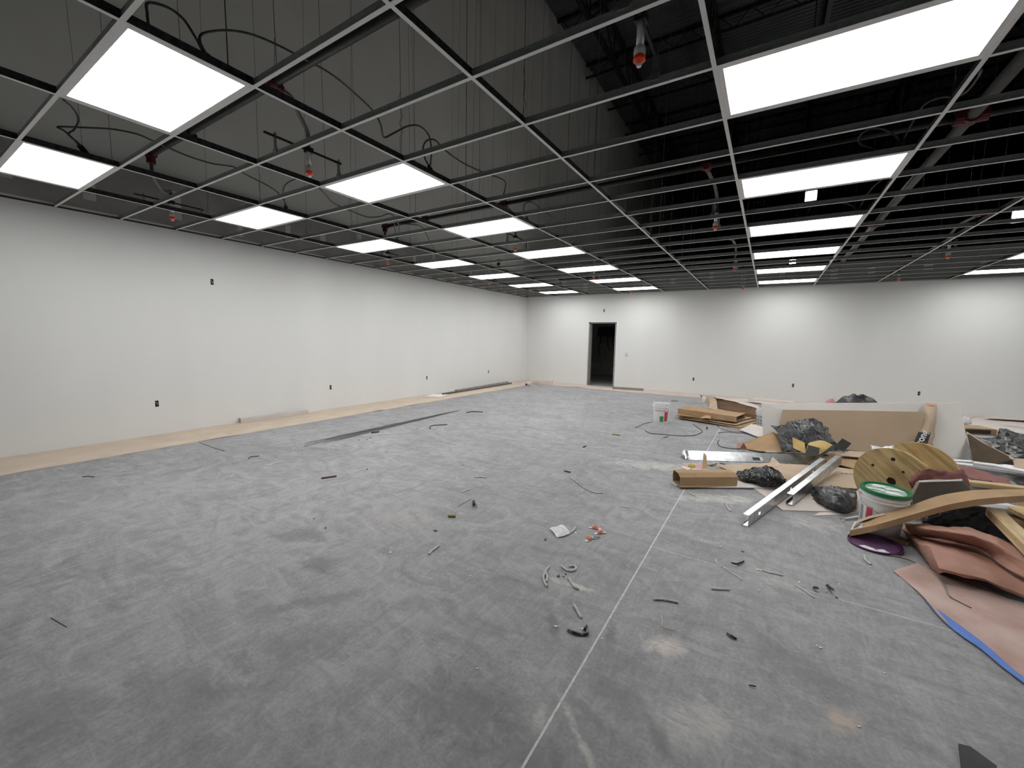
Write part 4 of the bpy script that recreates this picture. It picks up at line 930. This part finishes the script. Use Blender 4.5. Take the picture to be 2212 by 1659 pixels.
# white metal trim lengths
for q, l in (([(2055, 995, .09), (2103, 998, .10), (2212, 1012, .12), (2290, 1026, .12)], 'white metal trim length crossing over the rosin paper'), ([(2060, 1001, .07), (2110, 1007, .075), (2212, 1022, .08), (2290, 1036, .08)], 'white metal trim length under the other trim length'), ([(2102, 1000, .19), (2150, 1006, .2), (2212, 1018, .2), (2300, 1036, .2)], 'white metal trim with notched end on top of the rosin paper')):
    P_ = [W(*x) for x in q]
    off = Vector((.02, .05, .012))
    t = thing('metal_trim', l, 'metal trim', P_[0], None, 'white metal trim lengths')
    obj('flange', strip(P_, [p+off for p in P_], .003), STEELW, t); obj('leg', strip([p+Vector((0, -.001, 0)) for p in P_], [p+Vector((0, .002, 0)) for p in P_], .03), STEELW, t)
# lumber
def beam(label, A, B, w, h, upv=EZ, m=LUM, name='lumber_piece'):
    A, B = Vector(A), Vector(B); ax = (B-A).normalized(); s = ax.cross(Vector(upv)).normalized(); u = s.cross(ax)
    g = obox(A, ax, s, u, (0, (B-A).length), (-w/2, w/2), (0, h))
    if m is LUM: m = grain('lumber_%d' % round(ax.x*1000), ax, (.40, .27, .12), (.70, .55, .33), 16, .8)
    return obj(name, g, m, None, label=l_(label), cat_='wood', group='lumber offcuts in the pile')
def l_(x): return x
beam('weathered lumber length lying across the top of the right pile', W(2082, 1046, .30), W(2300, 1072, .30), .09, .038)
beam('short lumber block standing beside the grey plasterboard piece', W(2086, 1062, Y=4.25), W(2072, 1040, Y=4.75), .045, .09)
beam('long lumber length slanting down over the pink rosin paper', W(2146, 1115, .26), W(2300, 1270, .22), .085, .06)
beam('dark split lumber piece at the right of the white foam block', W(2176, 1115, .12), W(2300, 1180, .14), .09, .04, m=wood('dark_wood', (.14, .085, .04), (.36, .25, .12), 9, 4))
beam('golden plywood offcut behind the white foam block', W(2185, 1098, .2), W(2290, 1150, .2), .14, .03, m=PLY)
beam('flat wood lath lying behind the purple lid', W(1902, 1158, .0), W(1962, 1178, .0), .06, .014, m=CARDP)
obj('wood_panel', sheet(Wp((2125, 1112, .05), (2190, 1085, .07), (2310, 1110, .07), (2310, 1215, .04), (2200, 1168, .04)), .015), CARDD, None, label='dark brown panel lying under the lumber at the right of the pile', cat_='board')
obj('plastic_sheet', surf([[W(2082, 1008, .03), W(2150, 1018, .04), W(2240, 1032, .04)], [W(2090, 1024, .05), W(2160, 1036, .07), W(2240, 1046, .06)], [W(2105, 1046, .03), W(2170, 1056, .03), W(2240, 1066, .03)]], 10, 10, .008, 4, fold=.012, ffreq=4, t=.002, seed=31, minz=.004), PLAS, None, smooth=True, label='black sheet added as shade in the gap between white trim and weathered lumber', cat_='plastic sheet', group='black plastic in the pile')  # added dark sheet, paints the shade of the opening
# white foam block
A = W(2112, 1104, .17); ax_ = (W(2186, 1112, .17)-A).normalized(); s_ = EZ.cross(ax_).normalized()
obj('foam_block', prism([A, A+s_*.10+EZ*.0, A+s_*.12+EZ*.06, A+s_*.02+EZ*.07, A+EZ*.045], ax_*.26), mat('white_foam', (.74, .74, .78), .5, var=.06), None, label='white angular metal channel offcut under the long bent carton', cat_='metal trim')
# long bent carton crossing the front of the pile
e1_ = cat(Wp((1846, 1127, .06), (1872, 1120, .13), (1898, 1112, .20), (1955, 1096, .275), (2020, 1073, .355), (2070, 1063, .405), (2120, 1058, .435), (2212, 1057, .45), (2300, 1060, .45)), 4)
e2_ = cat(Wp((1836, 1146, .055), (1870, 1139, .125), (1906, 1130, .195), (1962, 1114, .27), (2040, 1092, .35), (2085, 1083, .40), (2125, 1077, .43), (2212, 1071, .445), (2300, 1074, .445)), 4)
t = thing('long_carton', 'long thin brown carton bent over the pile with a white shipping sticker', 'cardboard box', W(1846, 1150, 0))
obj('body', strip(e1_, e2_, .05), CARD, t)
q0, q1, q2, q3 = W(1833, 1139, .065), W(1852, 1127, .058), W(1866, 1136, .085), W(1846, 1148, .07)
up_ = EZ*.006
a_, b_ = e1_[0], e2_[0]; dirv = (e1_[3]-e1_[0]).normalized(); cv = (a_-b_)
st_ = prism([b_+cv*.08+dirv*.004, b_+cv*.95+dirv*.004, e1_[3].lerp(e2_[3], .05), e1_[3].lerp(e2_[3], .92)], EZ*.0015)
sk = obj('sticker', st_, LABELW, t)
for k in range(7):
    f = .12+k*.11
    p0 = (b_+cv*(.15+.1*k)+dirv*.02)+EZ*.002
    obj('print_line', prism([p0, p0+dirv*(.05+.02*(k % 3)), p0+dirv*(.05+.02*(k % 3))+cv*.05, p0+cv*.05], EZ*.001), PRINT, sk)
fl_ = obj('lifted_flap', surf([[e1_[1]+EZ*.002, e1_[5]+EZ*.012, e1_[9]+EZ*.002], [e1_[1].lerp(e2_[1], .35)+EZ*.002, e1_[5].lerp(e2_[5], .4)+EZ*.02, e1_[9].lerp(e2_[9], .3)+EZ*.003]], 4, 4, t=.002), CARDP, t)
obj('metal_tube', tube(Wp((1826, 1121, .015), (1900, 1108, .03), (1930, 1103, .04)), .009, 8), mat('grey_tube', (.5, .51, .5), .35, .6), None, smooth=True, label='thin grey metal tube lying at the foot of the green-lidded pail', cat_='tube')
# ------------------------------------------------------------------ rosin paper
r1 = [[W(1950, 1128, .10), W(1985, 1130, .17), W(2040, 1136, .20), W(2095, 1142, .21), W(2140, 1155, .20), (W(2200, 1180, .20)), W(2300, 1230, .18)],
      [W(1955, 1137, .09), W(1985, 1140, .19), W(2045, 1148, .235), W(2100, 1156, .245), W(2150, 1172, .235), W(2210, 1205, .21), W(2300, 1250, .19)],
      [W(1965, 1150, .07), W(1992, 1154, .12), W(2050, 1164, .15), W(2110, 1178, .155), W(2160, 1200, .16), W(2215, 1232, .15), W(2300, 1275, .13)],
      [W(1970, 1156, .05), W(1998, 1162, .07), W(2056, 1172, .09), W(2118, 1186, .10), W(2150, 1212, .115), W(2205, 1245, .11), W(2300, 1290, .10)]]
obj('rosin_paper', surf(r1, 9, 9, .008, 3, fold=.012, ffreq=2.6, t=.002, seed=15), ROSIN, None, smooth=True, label='rolled-over fold of pink rosin paper above the big front fold', cat_='paper', group='rosin paper in the pile')
r2 = [[W(1950, 1133, .03), W(1966, 1143, .05), W(2000, 1148, .04), W(2060, 1158, .04), W(2112, 1170, .05), W(2160, 1192, .05), W(2240, 1238, .04)],
      [W(1946, 1140, .02), W(1962, 1155, .06), W(2000, 1164, .07), W(2060, 1176, .08), W(2110, 1190, .09), W(2150, 1215, .08), W(2230, 1260, .06)],
      [W(1962, 1160, .012), W(1985, 1176, .10), W(2010, 1182, .16), W(2060, 1196, .15), W(2115, 1215, .11), W(2150, 1232, .10), W(2240, 1275, .07)],
      [W(1985, 1190, .01), W(2000, 1200, .07), W(2020, 1208, .13), W(2070, 1225, .13), W(2120, 1240, .10), W(2160, 1255, .09), W(2250, 1290, .05)],
      [W(2005, 1215, .006), W(2018, 1222, .06), W(2030, 1228, .11), W(2080, 1240, .11), W(2125, 1250, .09), W(2170, 1270, .07), W(2260, 1302, .03)],
      [W(2028, 1240, .004), W(2032, 1238, .04), W(2040, 1236, .075), W(2085, 1245, .08), W(2130, 1256, .065), W(2175, 1278, .045), W(2265, 1310, .02)]]
obj('rosin_paper', surf(r2, 6, 6, .004, 3, fold=.008, ffreq=2.6, t=.002, seed=21, minz=.005, smoothc=False), ROSIN, None, smooth='auto', label='big creased fold of pink rosin paper standing off the floor', cat_='paper', group='rosin paper in the pile')
t = thing('rosin_sheet', 'dusty pink rosin paper lying flat on the floor with blue tape edge', 'paper', W(2150, 1350, 0))
ed = [(1929, 1233), (1965, 1262), (1998, 1292), (2035, 1335), (2075, 1368), (2120, 1400), (2165, 1438), (2212, 1474), (2260, 1512), (2330, 1560)]
nr = [(1985, 1215), (2030, 1235), (2080, 1250), (2120, 1265), (2170, 1290), (2215, 1310), (2260, 1330), (2300, 1350), (2340, 1370), (2420, 1400)]
rows = [[W(a[0]+(b[0]-a[0])*f, a[1]+(b[1]-a[1])*f, .006+(.012 if f == 0 and k in (2, 3) else 0)) for k, (a, b) in enumerate(zip(ed, nr))] for f in (0, .15, .5, 1)]
obj('paper', surf(rows, 4, 4, .004, 5, t=.0015, seed=3, minz=.003), ROSIND, t, smooth=True)
tp = [(1998, 1296), (2035, 1338), (2075, 1371), (2120, 1402), (2165, 1440), (2212, 1475), (2270, 1520)]
wd_ = (.5, 14, 18, 15, 13, 10, 12)
obj('blue_tape', surf([[W(x, y, .012) for x, y in tp], [W(x+w_*.75, y-w_*.55, .0125) for (x, y), w_ in zip(tp, wd_)]], 4, 3, t=.002), BTAPE, t)
obj('black_mat', sheet(Wp((2070, 1612, 0), (2095, 1618, 0), (2152, 1660, 0), (2160, 1720, 0), (2080, 1700, 0)), .012), mat('black_mat', (.03, .03, .034), .6, var=.35, scale=12), None, label='corner of a flat black mat lying on bare concrete floor', cat_='mat')

# ------------------------------------------------------------------ small things along the walls
t = thing('trim_carton', 'long narrow white carton lying on the tan paper at the left wall', 'cardboard box', W(594, 908, 0))
A, B = W(521, 914, .006), W(666, 894, .006); d_ = (B-A).normalized(); s_ = EZ.cross(d_).normalized()
PALEC = mat('pale_carton', (.60, .56, .53), .8, var=.05)
obj('body', obox(A, d_, s_, EZ, (0, (B-A).length), (0, .09), (0, .075)), PALEC, t); obj('end_flap', obox(A, d_, s_, EZ, (-.004, 0), (.0, .09), (.0, .08)), CARDP, t)
t = thing('trim_carton', 'pale narrow carton lying on the far paper beside the paper roll', 'cardboard box', W(1170, 829, 0))
A, B = W(1150, 829, .006), W(1193, 831, .006); d_ = (B-A).normalized(); s_ = EZ.cross(d_).normalized()
obj('body', obox(A, d_, s_, EZ, (0, (B-A).length), (0, .1), (0, .11)), mat('pinkish_carton', (.60, .52, .47), .8), t); obj('end_flap', obox(A, d_, s_, EZ, ((B-A).length, (B-A).length+.006), (0, .1), (0, .115)), CARDP, t)
A = W(1137, 831, .065); d_ = Vector((-.35, .94, 0))
t = thing('paper_roll', 'short roll of floor paper lying in the corner of the two walls', 'paper roll', (A.x, A.y, 0))
V, F = [], []
sd = d_.cross(EZ)
for k in range(20):
    a = 2*math.pi*k/20; dd = sd*math.cos(a)+EZ*math.sin(a)
    for rr, tt in ((.06, 0), (.06, .45), (.035, .45), (.035, 0)): V.append(A+dd*rr+d_*tt)
for k in range(20):
    a, b = k*4, ((k+1) % 20)*4
    for j in range(4): F.append((a+j, b+j, b+(j+1) % 4, a+(j+1) % 4))
obj('roll', (V, F), KRAFTP, t, smooth='auto'); obj('core', tube([A+d_*.02, A+d_*.03], .034, 14), BLK, t)
beam_m = mat('grey_bar', (.34, .32, .31), .5, .2, var=.2, scale=10)
def bar(label, A, B, w, h, m):
    A, B = Vector(A), Vector(B); d = (B-A).normalized(); s = EZ.cross(d).normalized(); n = (B-A).length
    t = thing('metal_bar', label, 'metal bar', A.lerp(B, .5), None, 'metal bars by the walls')
    obj('bar', obox(A, d, s, EZ, (0, n), (-w/2, w/2), (0, h)), m, t)
    obj('bar_end', obox(A, d, s, EZ, (-.01, 0), (-w/2, w/2), (0, h)), BLK, t)
bar('long dark metal bar lying on the tan paper toward the corner', W(957, 853, .006), W(1104, 829, .006), .05, .045, mat('dark_bar', (.14, .14, .14), .45, .5))
bar('long grey metal bar lying against the left wall toward the corner', W(985, 846, .006), W(1100, 827, .006)+Vector((-.06, 0, 0)), .05, .05, beam_m)
bar('grey-brown metal bar lying right beside the doorway', W(1324, 840, .006), W(1390, 844, .006), .08, .07, mat('brown_bar', (.28, .24, .22), .6))
obj('board_offcut', sheet(Wp((918, 857, .006), (935, 852, .006), (968, 853, .006), (950, 858, .006)), .012), mat('white_scrap', (.82, .82, .8), .8), None, label='white board offcut lying on the tan paper beside the dark bar', cat_='board')
# bundle of straight ceiling wires on the floor: every wire its own thing
random.seed(21)
A, B = W(648, 967, 0), W(998, 886, 0); d_ = (B-A).normalized(); s_ = EZ.cross(d_)
for k in range(26):
    f0 = random.uniform(0, .25) if k % 3 else random.uniform(0, .5); f1 = random.uniform(.8, 1.) if k % 2 else random.uniform(.6, 1.)
    spread = random.gauss(0, .07)
    pts = [A.lerp(B, f0+(f1-f0)*u)+s_*(spread*(1-u*.85)*(1.2 if u < .3 else 1)+random.gauss(0, .006))+EZ*(.004+.004*(k % 5)) for u in (0, .25, .5, .75, 1)]
    obj('ceiling_wire', tube(pts, .0021, 4), mat('floor_wire', (.19, .195, .2), .45, .5), None, label='straight grey ceiling wire in the loose bundle on the floor', cat_='wire', group='bundle of ceiling wires on the floor')
# ================================================================== LITTER ON THE FLOOR
CORR = mat('grey_conduit', (.58, .58, .565), .5, .15, var=.2, scale=80, bump=.5, bscale=260)
DKW = mat('dark_wire', (.06, .06, .06), .5, .2, var=.3, scale=30)
BRW = mat('brown_rod', (.12, .07, .06), .6)
PALE = mat('pale_stick', (.66, .65, .62), .6)
OLIVE = mat('olive_stick', (.30, .25, .06), .6)
TAPE = mat('black_tape', (.012, .012, .012), .35)
def fl_tube(name, label, pts, r, m, cat_, group=None, hollow=False, sides=7):
    p = cat([W(x, y, r*1.02) for x, y in pts], 5) if len(pts) > 2 else [W(x, y, r*1.02) for x, y in pts]
    if hollow:   # corrugated offcut: ribbed tube
        q = []; rad = []
        for a, b in zip(p, p[1:]):
            n = max(1, int((b-a).length/.006))
            for k in range(n): q.append(a.lerp(b, k/n)); rad.append(r*(1. if len(rad) % 2 else .86))
        q.append(p[-1]); rad.append(r)
        return obj(name, tube(q, r, 8, True, rad), m, None, label=label, cat_=cat_, group=group)
    return obj(name, tube(p, r, sides), m, None, smooth=True, label=label, cat_=cat_, group=group)
GC = 'grey conduit offcuts on the floor'
for pts, l in (([(1187, 1223), (1179, 1233), (1174, 1246), (1177, 1259), (1182, 1267)], 'bowed grey conduit offcut left of the curled one'),
               ([(1179, 1236), (1182, 1246), (1180, 1256)], 'short grey conduit offcut inside the bowed one'),
               ([(1212, 1222), (1221, 1229), (1231, 1233), (1241, 1231), (1244, 1226), (1239, 1222), (1229, 1223)], 'grey conduit offcut curled into a hook'),
               ([(1229, 1248), (1234, 1258), (1241, 1267), (1250, 1272)], 'pale conduit offcut lying in a starburst of white dust'),
               ([(1239, 1306), (1246, 1317), (1251, 1327), (1256, 1334)], 'slightly bent grey conduit offcut above the black tape strip'),
               ([(1412, 1294), (1428, 1294), (1447, 1297), (1465, 1301)], 'straight ribbed grey conduit offcut right of the saw-cut joint'),
               ([(949, 1178), (940, 1184), (931, 1191), (927, 1197)], 'grey conduit offcut with dark end alone on the left floor'),
               ([(1243, 1139), (1239, 1145), (1231, 1150)], 'short grey conduit offcut touching the clear plastic square'),
               ([(1867, 1199), (1869, 1208), (1876, 1215), (1881, 1219)], 'hooked pale conduit offcut near the purple lid'),
               ([(1568, 1085), (1570, 1094), (1578, 1104)], 'small bent conduit offcut near the foot of the long stud')):
    fl_tube('conduit_offcut', l, pts, .0075, CORR, 'conduit offcut', GC, True)
for pts, r, m, l in (([(1393, 930), (1405, 936), (1430, 938), (1460, 941), (1495, 941), (1512, 936), (1517, 931), (1508, 924), (1497, 916)], .006, DKW, 'long dark cable curving across the floor beside the open pail'),
                  ([(1408, 912), (1392, 915), (1380, 921), (1372, 924)], .005, DKW, 'short dark cable at the foot of the open pail'),
                  ([(1552, 935), (1570, 933), (1590, 935), (1615, 936)], .005, DKW, 'dark cable lying under the tilted white board offcut'),
                  ([(1547, 917), (1556, 925), (1575, 931), (1598, 933), (1613, 929)], .004, DKW, 'thin cable running from the cardboard stack to the board offcut'),
                  ([(1553, 950), (1550, 957), (1556, 964), (1572, 968), (1598, 970)], .006, DKW, 'dark cable hooking toward the brown cardboard wedge'),
                  ([(1008, 891), (1020, 889), (1043, 890)], .01, DKW, 'short dark cable at the far end of the wire bundle'),
                  ([(930, 926), (928, 922), (935, 919), (950, 918), (966, 917)], .008, DKW, 'dark hooked cable beside the wire bundle'),
                  ([(1230, 1032), (1248, 1045), (1266, 1058), (1285, 1065), (1303, 1066)], .0025, DKW, 'thin dark wire curving alone over bare concrete'),
                  ([(990, 1094), (1002, 1087), (1018, 1078)], .002, DKW, 'thin straight wire near the black tape twist'),
                  ([(430, 955), (455, 965), (485, 974)], .003, DKW, 'thin dark wire beside the tan paper'),
                  ([(178, 1030), (190, 1029), (204, 1030)], .004, DKW, 'dark wire offcut lying near the left wall paper'),
                  ([(110, 1334), (128, 1345), (144, 1354)], .0016, DKW, 'thin wire lying alone on the dark left floor'),
                  ([(1922, 1199), (1945, 1203), (1975, 1213), (2003, 1229), (2026, 1249), (2040, 1268), (2048, 1284), (2053, 1290)], .0065, mat('grey_cable', (.26, .25, .22), .5), 'long grey cable running over the pink rosin paper'),
                  ([(1547, 1208), (1549, 1216), (1565, 1227), (1585, 1240), (1603, 1253)], .003, PALE, 'thin pale wire with hooked end on bare concrete'),
                  ([(1648, 1231), (1660, 1236), (1676, 1239), (1692, 1243)], .005, PALE, 'pale wire offcut among white dust smears'),
                  ([(1720, 1264), (1738, 1276), (1760, 1291)], .004, PALE, 'pale wire offcut near the two black tape knots'),
                  ([(1428, 1328), (1431, 1340), (1430, 1350), (1440, 1358), (1459, 1362)], .0018, PALE, 'crooked pale string on bare concrete')):
    fl_tube('cable_offcut', l, pts, r, m, 'cable')
for pts, r, m, l in (([(2053, 1291), (2070, 1300), (2098, 1314)], .0055, mat('violet_rod', (.11, .06, .10), .5), 'dark violet metal rod at the end of the grey cable'),
                  ([(802, 934.5), (819, 932.5)], .012, DKW, 'short dark stick below the wire bundle'), ([(694, 1033), (727, 1028)], .009, BRW, 'straight red-brown stick alone on the left floor'),
                  ([(578, 1006), (592, 1001), (608, 997)], .005, PALE, 'pale bent stick on the left floor'), ([(537, 991), (541, 987), (560, 985)], .005, DKW, 'small hooked dark stick near the pale one'),
                  ([(1025, 1031), (1038, 1030), (1050, 1032)], .006, PALE, 'pale stick in the middle of the floor'), ([(996, 1063), (1005, 1060), (1017, 1056)], .006, PALE, 'pale stick beside the thin straight wire'),
                  ([(1338, 1094), (1350, 1095), (1362, 1098)], .004, PALE, 'pale stick left of the saw-cut joint'), ([(1322, 938), (1340, 940)], .009, OLIVE, 'olive stick near the open pail'),
                  ([(968, 1114), (984, 1115)], .011, OLIVE, 'short olive plug in the middle of the floor'), ([(1537, 1271), (1576, 1273)], .007, CLEARP, 'clear plastic straw lying right of the saw-cut joint'),
                  ([(1486, 1063), (1502, 1071)], .006, PALE, 'pale stick at the foot of the carton tube'), ([(1555, 1000), (1566, 1003)], .006, DKW, 'short dark stick by the dented stud'),
                  ([(1527, 922), (1527.5, 926)], .012, DKW, 'short dark plug in front of the cardboard stack'), ([(1450, 866), (1464, 866.5)], .008, DKW, 'dark stick on the floor behind the open pail'),
                  ([(1266, 963), (1260, 966)], .008, DKW, 'curled dark bit in the middle of the floor'), ([(1219, 1017), (1232, 1020)], .008, DKW, 'dark curled offcut ahead of the thin wire'),
                  ([(1816, 1120), (1822, 1127)], .006, GALV, 'bright steel screw near the foot of the green-lidded pail'), ([(1433, 945), (1444, 943)], .006, DKW, 'small dark wire bit inside the curve of the long cable')):
    fl_tube('stick_offcut', l, pts, r, m, 'offcut')
def ribbon(label, pts, w, m, lift=.006):
    P_ = cat([W(x, y, .004+lift*(k % 2)) for k, (x, y) in enumerate(pts)], 4)
    d = (P_[-1]-P_[0]).normalized(); s = EZ.cross(d)
    return obj('tape_strip', surf([[p-s*w/2 for p in P_], [p+EZ*lift for p in P_], [p+s*w/2 for p in P_]], 1, 3, .003, 40, t=.001, minz=.001), m, None, label=label, cat_='tape', group='black tape scraps')
ribbon('long twisted black tape strip beside the saw-cut joint', [(1226, 1361), (1240, 1366), (1256, 1371), (1272, 1369)], .022, TAPE)
ribbon('curled black tape end standing by the long tape strip', [(1261, 1366), (1264, 1359), (1267, 1353)], .014, TAPE, .014)
ribbon('folded black tape scrap right of the dusty footprints', [(1570, 1368), (1580, 1374), (1592, 1381)], .018, TAPE)
ribbon('black tape twist in the middle of the floor', [(1023, 1084), (1024, 1090), (1026, 1095)], .03, TAPE, .02)
ribbon('black tape knot, first of two near the pale wires', [(1758, 1271), (1766, 1273)], .022, TAPE, .016)
ribbon('black tape knot, second of two near the pale wires', [(1787, 1265), (1798, 1276)], .016, TAPE, .014)
ribbon('small black tape scrap near the bottom floor', [(1617, 1480), (1633, 1483)], .006, TAPE, .004)
ribbon('black curled tape scrap beside the pale hooked wire', [(1580, 1217), (1592, 1219), (1607, 1213)], .012, TAPE, .01)
# clear plastic square and the three wrapped orange caps
obj('plastic_film', surf([[W(1186, 1142, .004), W(1200, 1138, .02), W(1214, 1133, .006)], [W(1196, 1150, .012), W(1210, 1145, .026), W(1224, 1141, .01)], [W(1203, 1161, .004), W(1219, 1157, .012), W(1235, 1151, .004)]], 5, 5, .006, 14, t=.001), CLEARP, None, label='square of clear plastic film lying on bare concrete', cat_='plastic sheet')
for k, (x, y) in enumerate(((1286, 1142), (1297, 1152), (1273, 1165))):
    p = W(x, y, 0)
    t = thing('wrapped_cap', ('orange cap in clear wrapper, farthest from the saw-cut dust', 'orange cap in clear wrapper beside the thin saw-cut line', 'orange cap in clear wrapper nearest the curled conduit')[k], 'cap', p, (0, 0, .6*k+.2), 'orange caps in clear wrappers')
    obj('cap', blob((0, 0, 0), (.03, .02, .028), k+.5, .2, 3, .1, 4, 14), mat('pale_orange', (.78, .17, .07), .4, var=.2, scale=60, tint=(.85, .42, .3)), t, local=True, smooth=True)
    obj('wrapper', surf([[(-.05, -.012, .002), (-.03, -.014, .006), (.03, -.018, .006), (.045, -.01, .002)], [(-.055, 0, .004), (-.032, 0, .008), (.028, 0, .009), (.05, 0, .005)], [(-.05, .012, .002), (-.03, .014, .006), (.03, .018, .006), (.045, .014, .002)]], 3, 3, .004, 40, t=.0006), CLEARP, t, local=True)
fl_tube('cable_offcut', 'thin dark wire loop beside the orange caps', [(1278, 1161), (1290, 1160), (1296, 1161), (1288, 1165), (1279, 1164)], .0016, DKW, 'cable')
# tiny crumbs, alike but for their place
def crumb(px, py, s, m, name, label, cat_, group):
    r_ = random.uniform(.7, 1.5); a = random.uniform(0, 3.1)
    p = W(px, py, 0); ca, sa = math.cos(a)*s*r_, math.sin(a)*s*r_
    obj(name, prism([p+Vector((ca, sa, .0)), p+Vector((-sa*.5, ca*.5, 0)), p+Vector((-ca*.9, -sa*.8, 0)), p+Vector((sa*.55, -ca*.45, 0))], (s*.1, 0, s*.45)), m, None, label=label, cat_=cat_, group=group)
random.seed(4)
for x, y in ((280, 1064), (727, 1320), (843, 1194), (844, 1183), (1167, 1115), (1243, 1152), (1250, 1151), (768, 962), (645, 976), (826, 974), (932, 977), (1343, 967), (1349, 968), (1322, 1057), (1012, 1232), (1016, 1245), (893, 1266), (712, 1190), (646, 1150), (1300, 1380), (1257, 1359), (1200, 1354), (1208, 1353), (1538, 1192), (1572, 1188), (1556, 1181), (1636, 1231), (1643, 1232), (1726, 1258), (1783, 1278), (1764, 1395), (1771, 1400), (1789, 1505), (1855, 1570), (1350, 903), (1353, 931), (1385, 1012), (1402, 1030), (1049, 918), (1352, 901), (1910, 1455), (2120, 1640), (1390, 1150), (1030, 1445), (1640, 1275), (1812, 1262), (1880, 1225)):
    crumb(x, y, random.uniform(.006, .012), mat('white_crumb', (.84, .83, .80), .8), 'plaster_crumb', 'small white plaster crumb lying on the bare concrete floor', 'crumb', 'white plaster crumbs on the floor')
for x, y in ((703, 1141), (678, 1121), (793, 1014), (746, 957), (792, 950), (800, 946), (940, 1147), (1178, 1166), (1150, 892), (1138, 875), (1269, 883), (1242, 863), (1217, 1246), (1222, 1241), (1206, 1245), (1807, 1292), (1412, 909), (1604, 1192), (1594, 1222), (775, 951), (1078, 848), (1380, 945), (874, 922), (900, 926)):
    crumb(x, y, random.uniform(.007, .014), DKW, 'dark_crumb', 'small dark scrap lying on the bare concrete floor', 'crumb', 'small dark scraps on the floor')
for x, y in ((1050, 903), (914, 892), (1000, 1005), (873, 921), (1400, 941)):
    crumb(x, y, .012, mat('red_crumb', (.5, .10, .07), .6), 'red_crumb', 'small red scrap lying on the bare concrete floor', 'crumb', 'small red scraps on the floor')
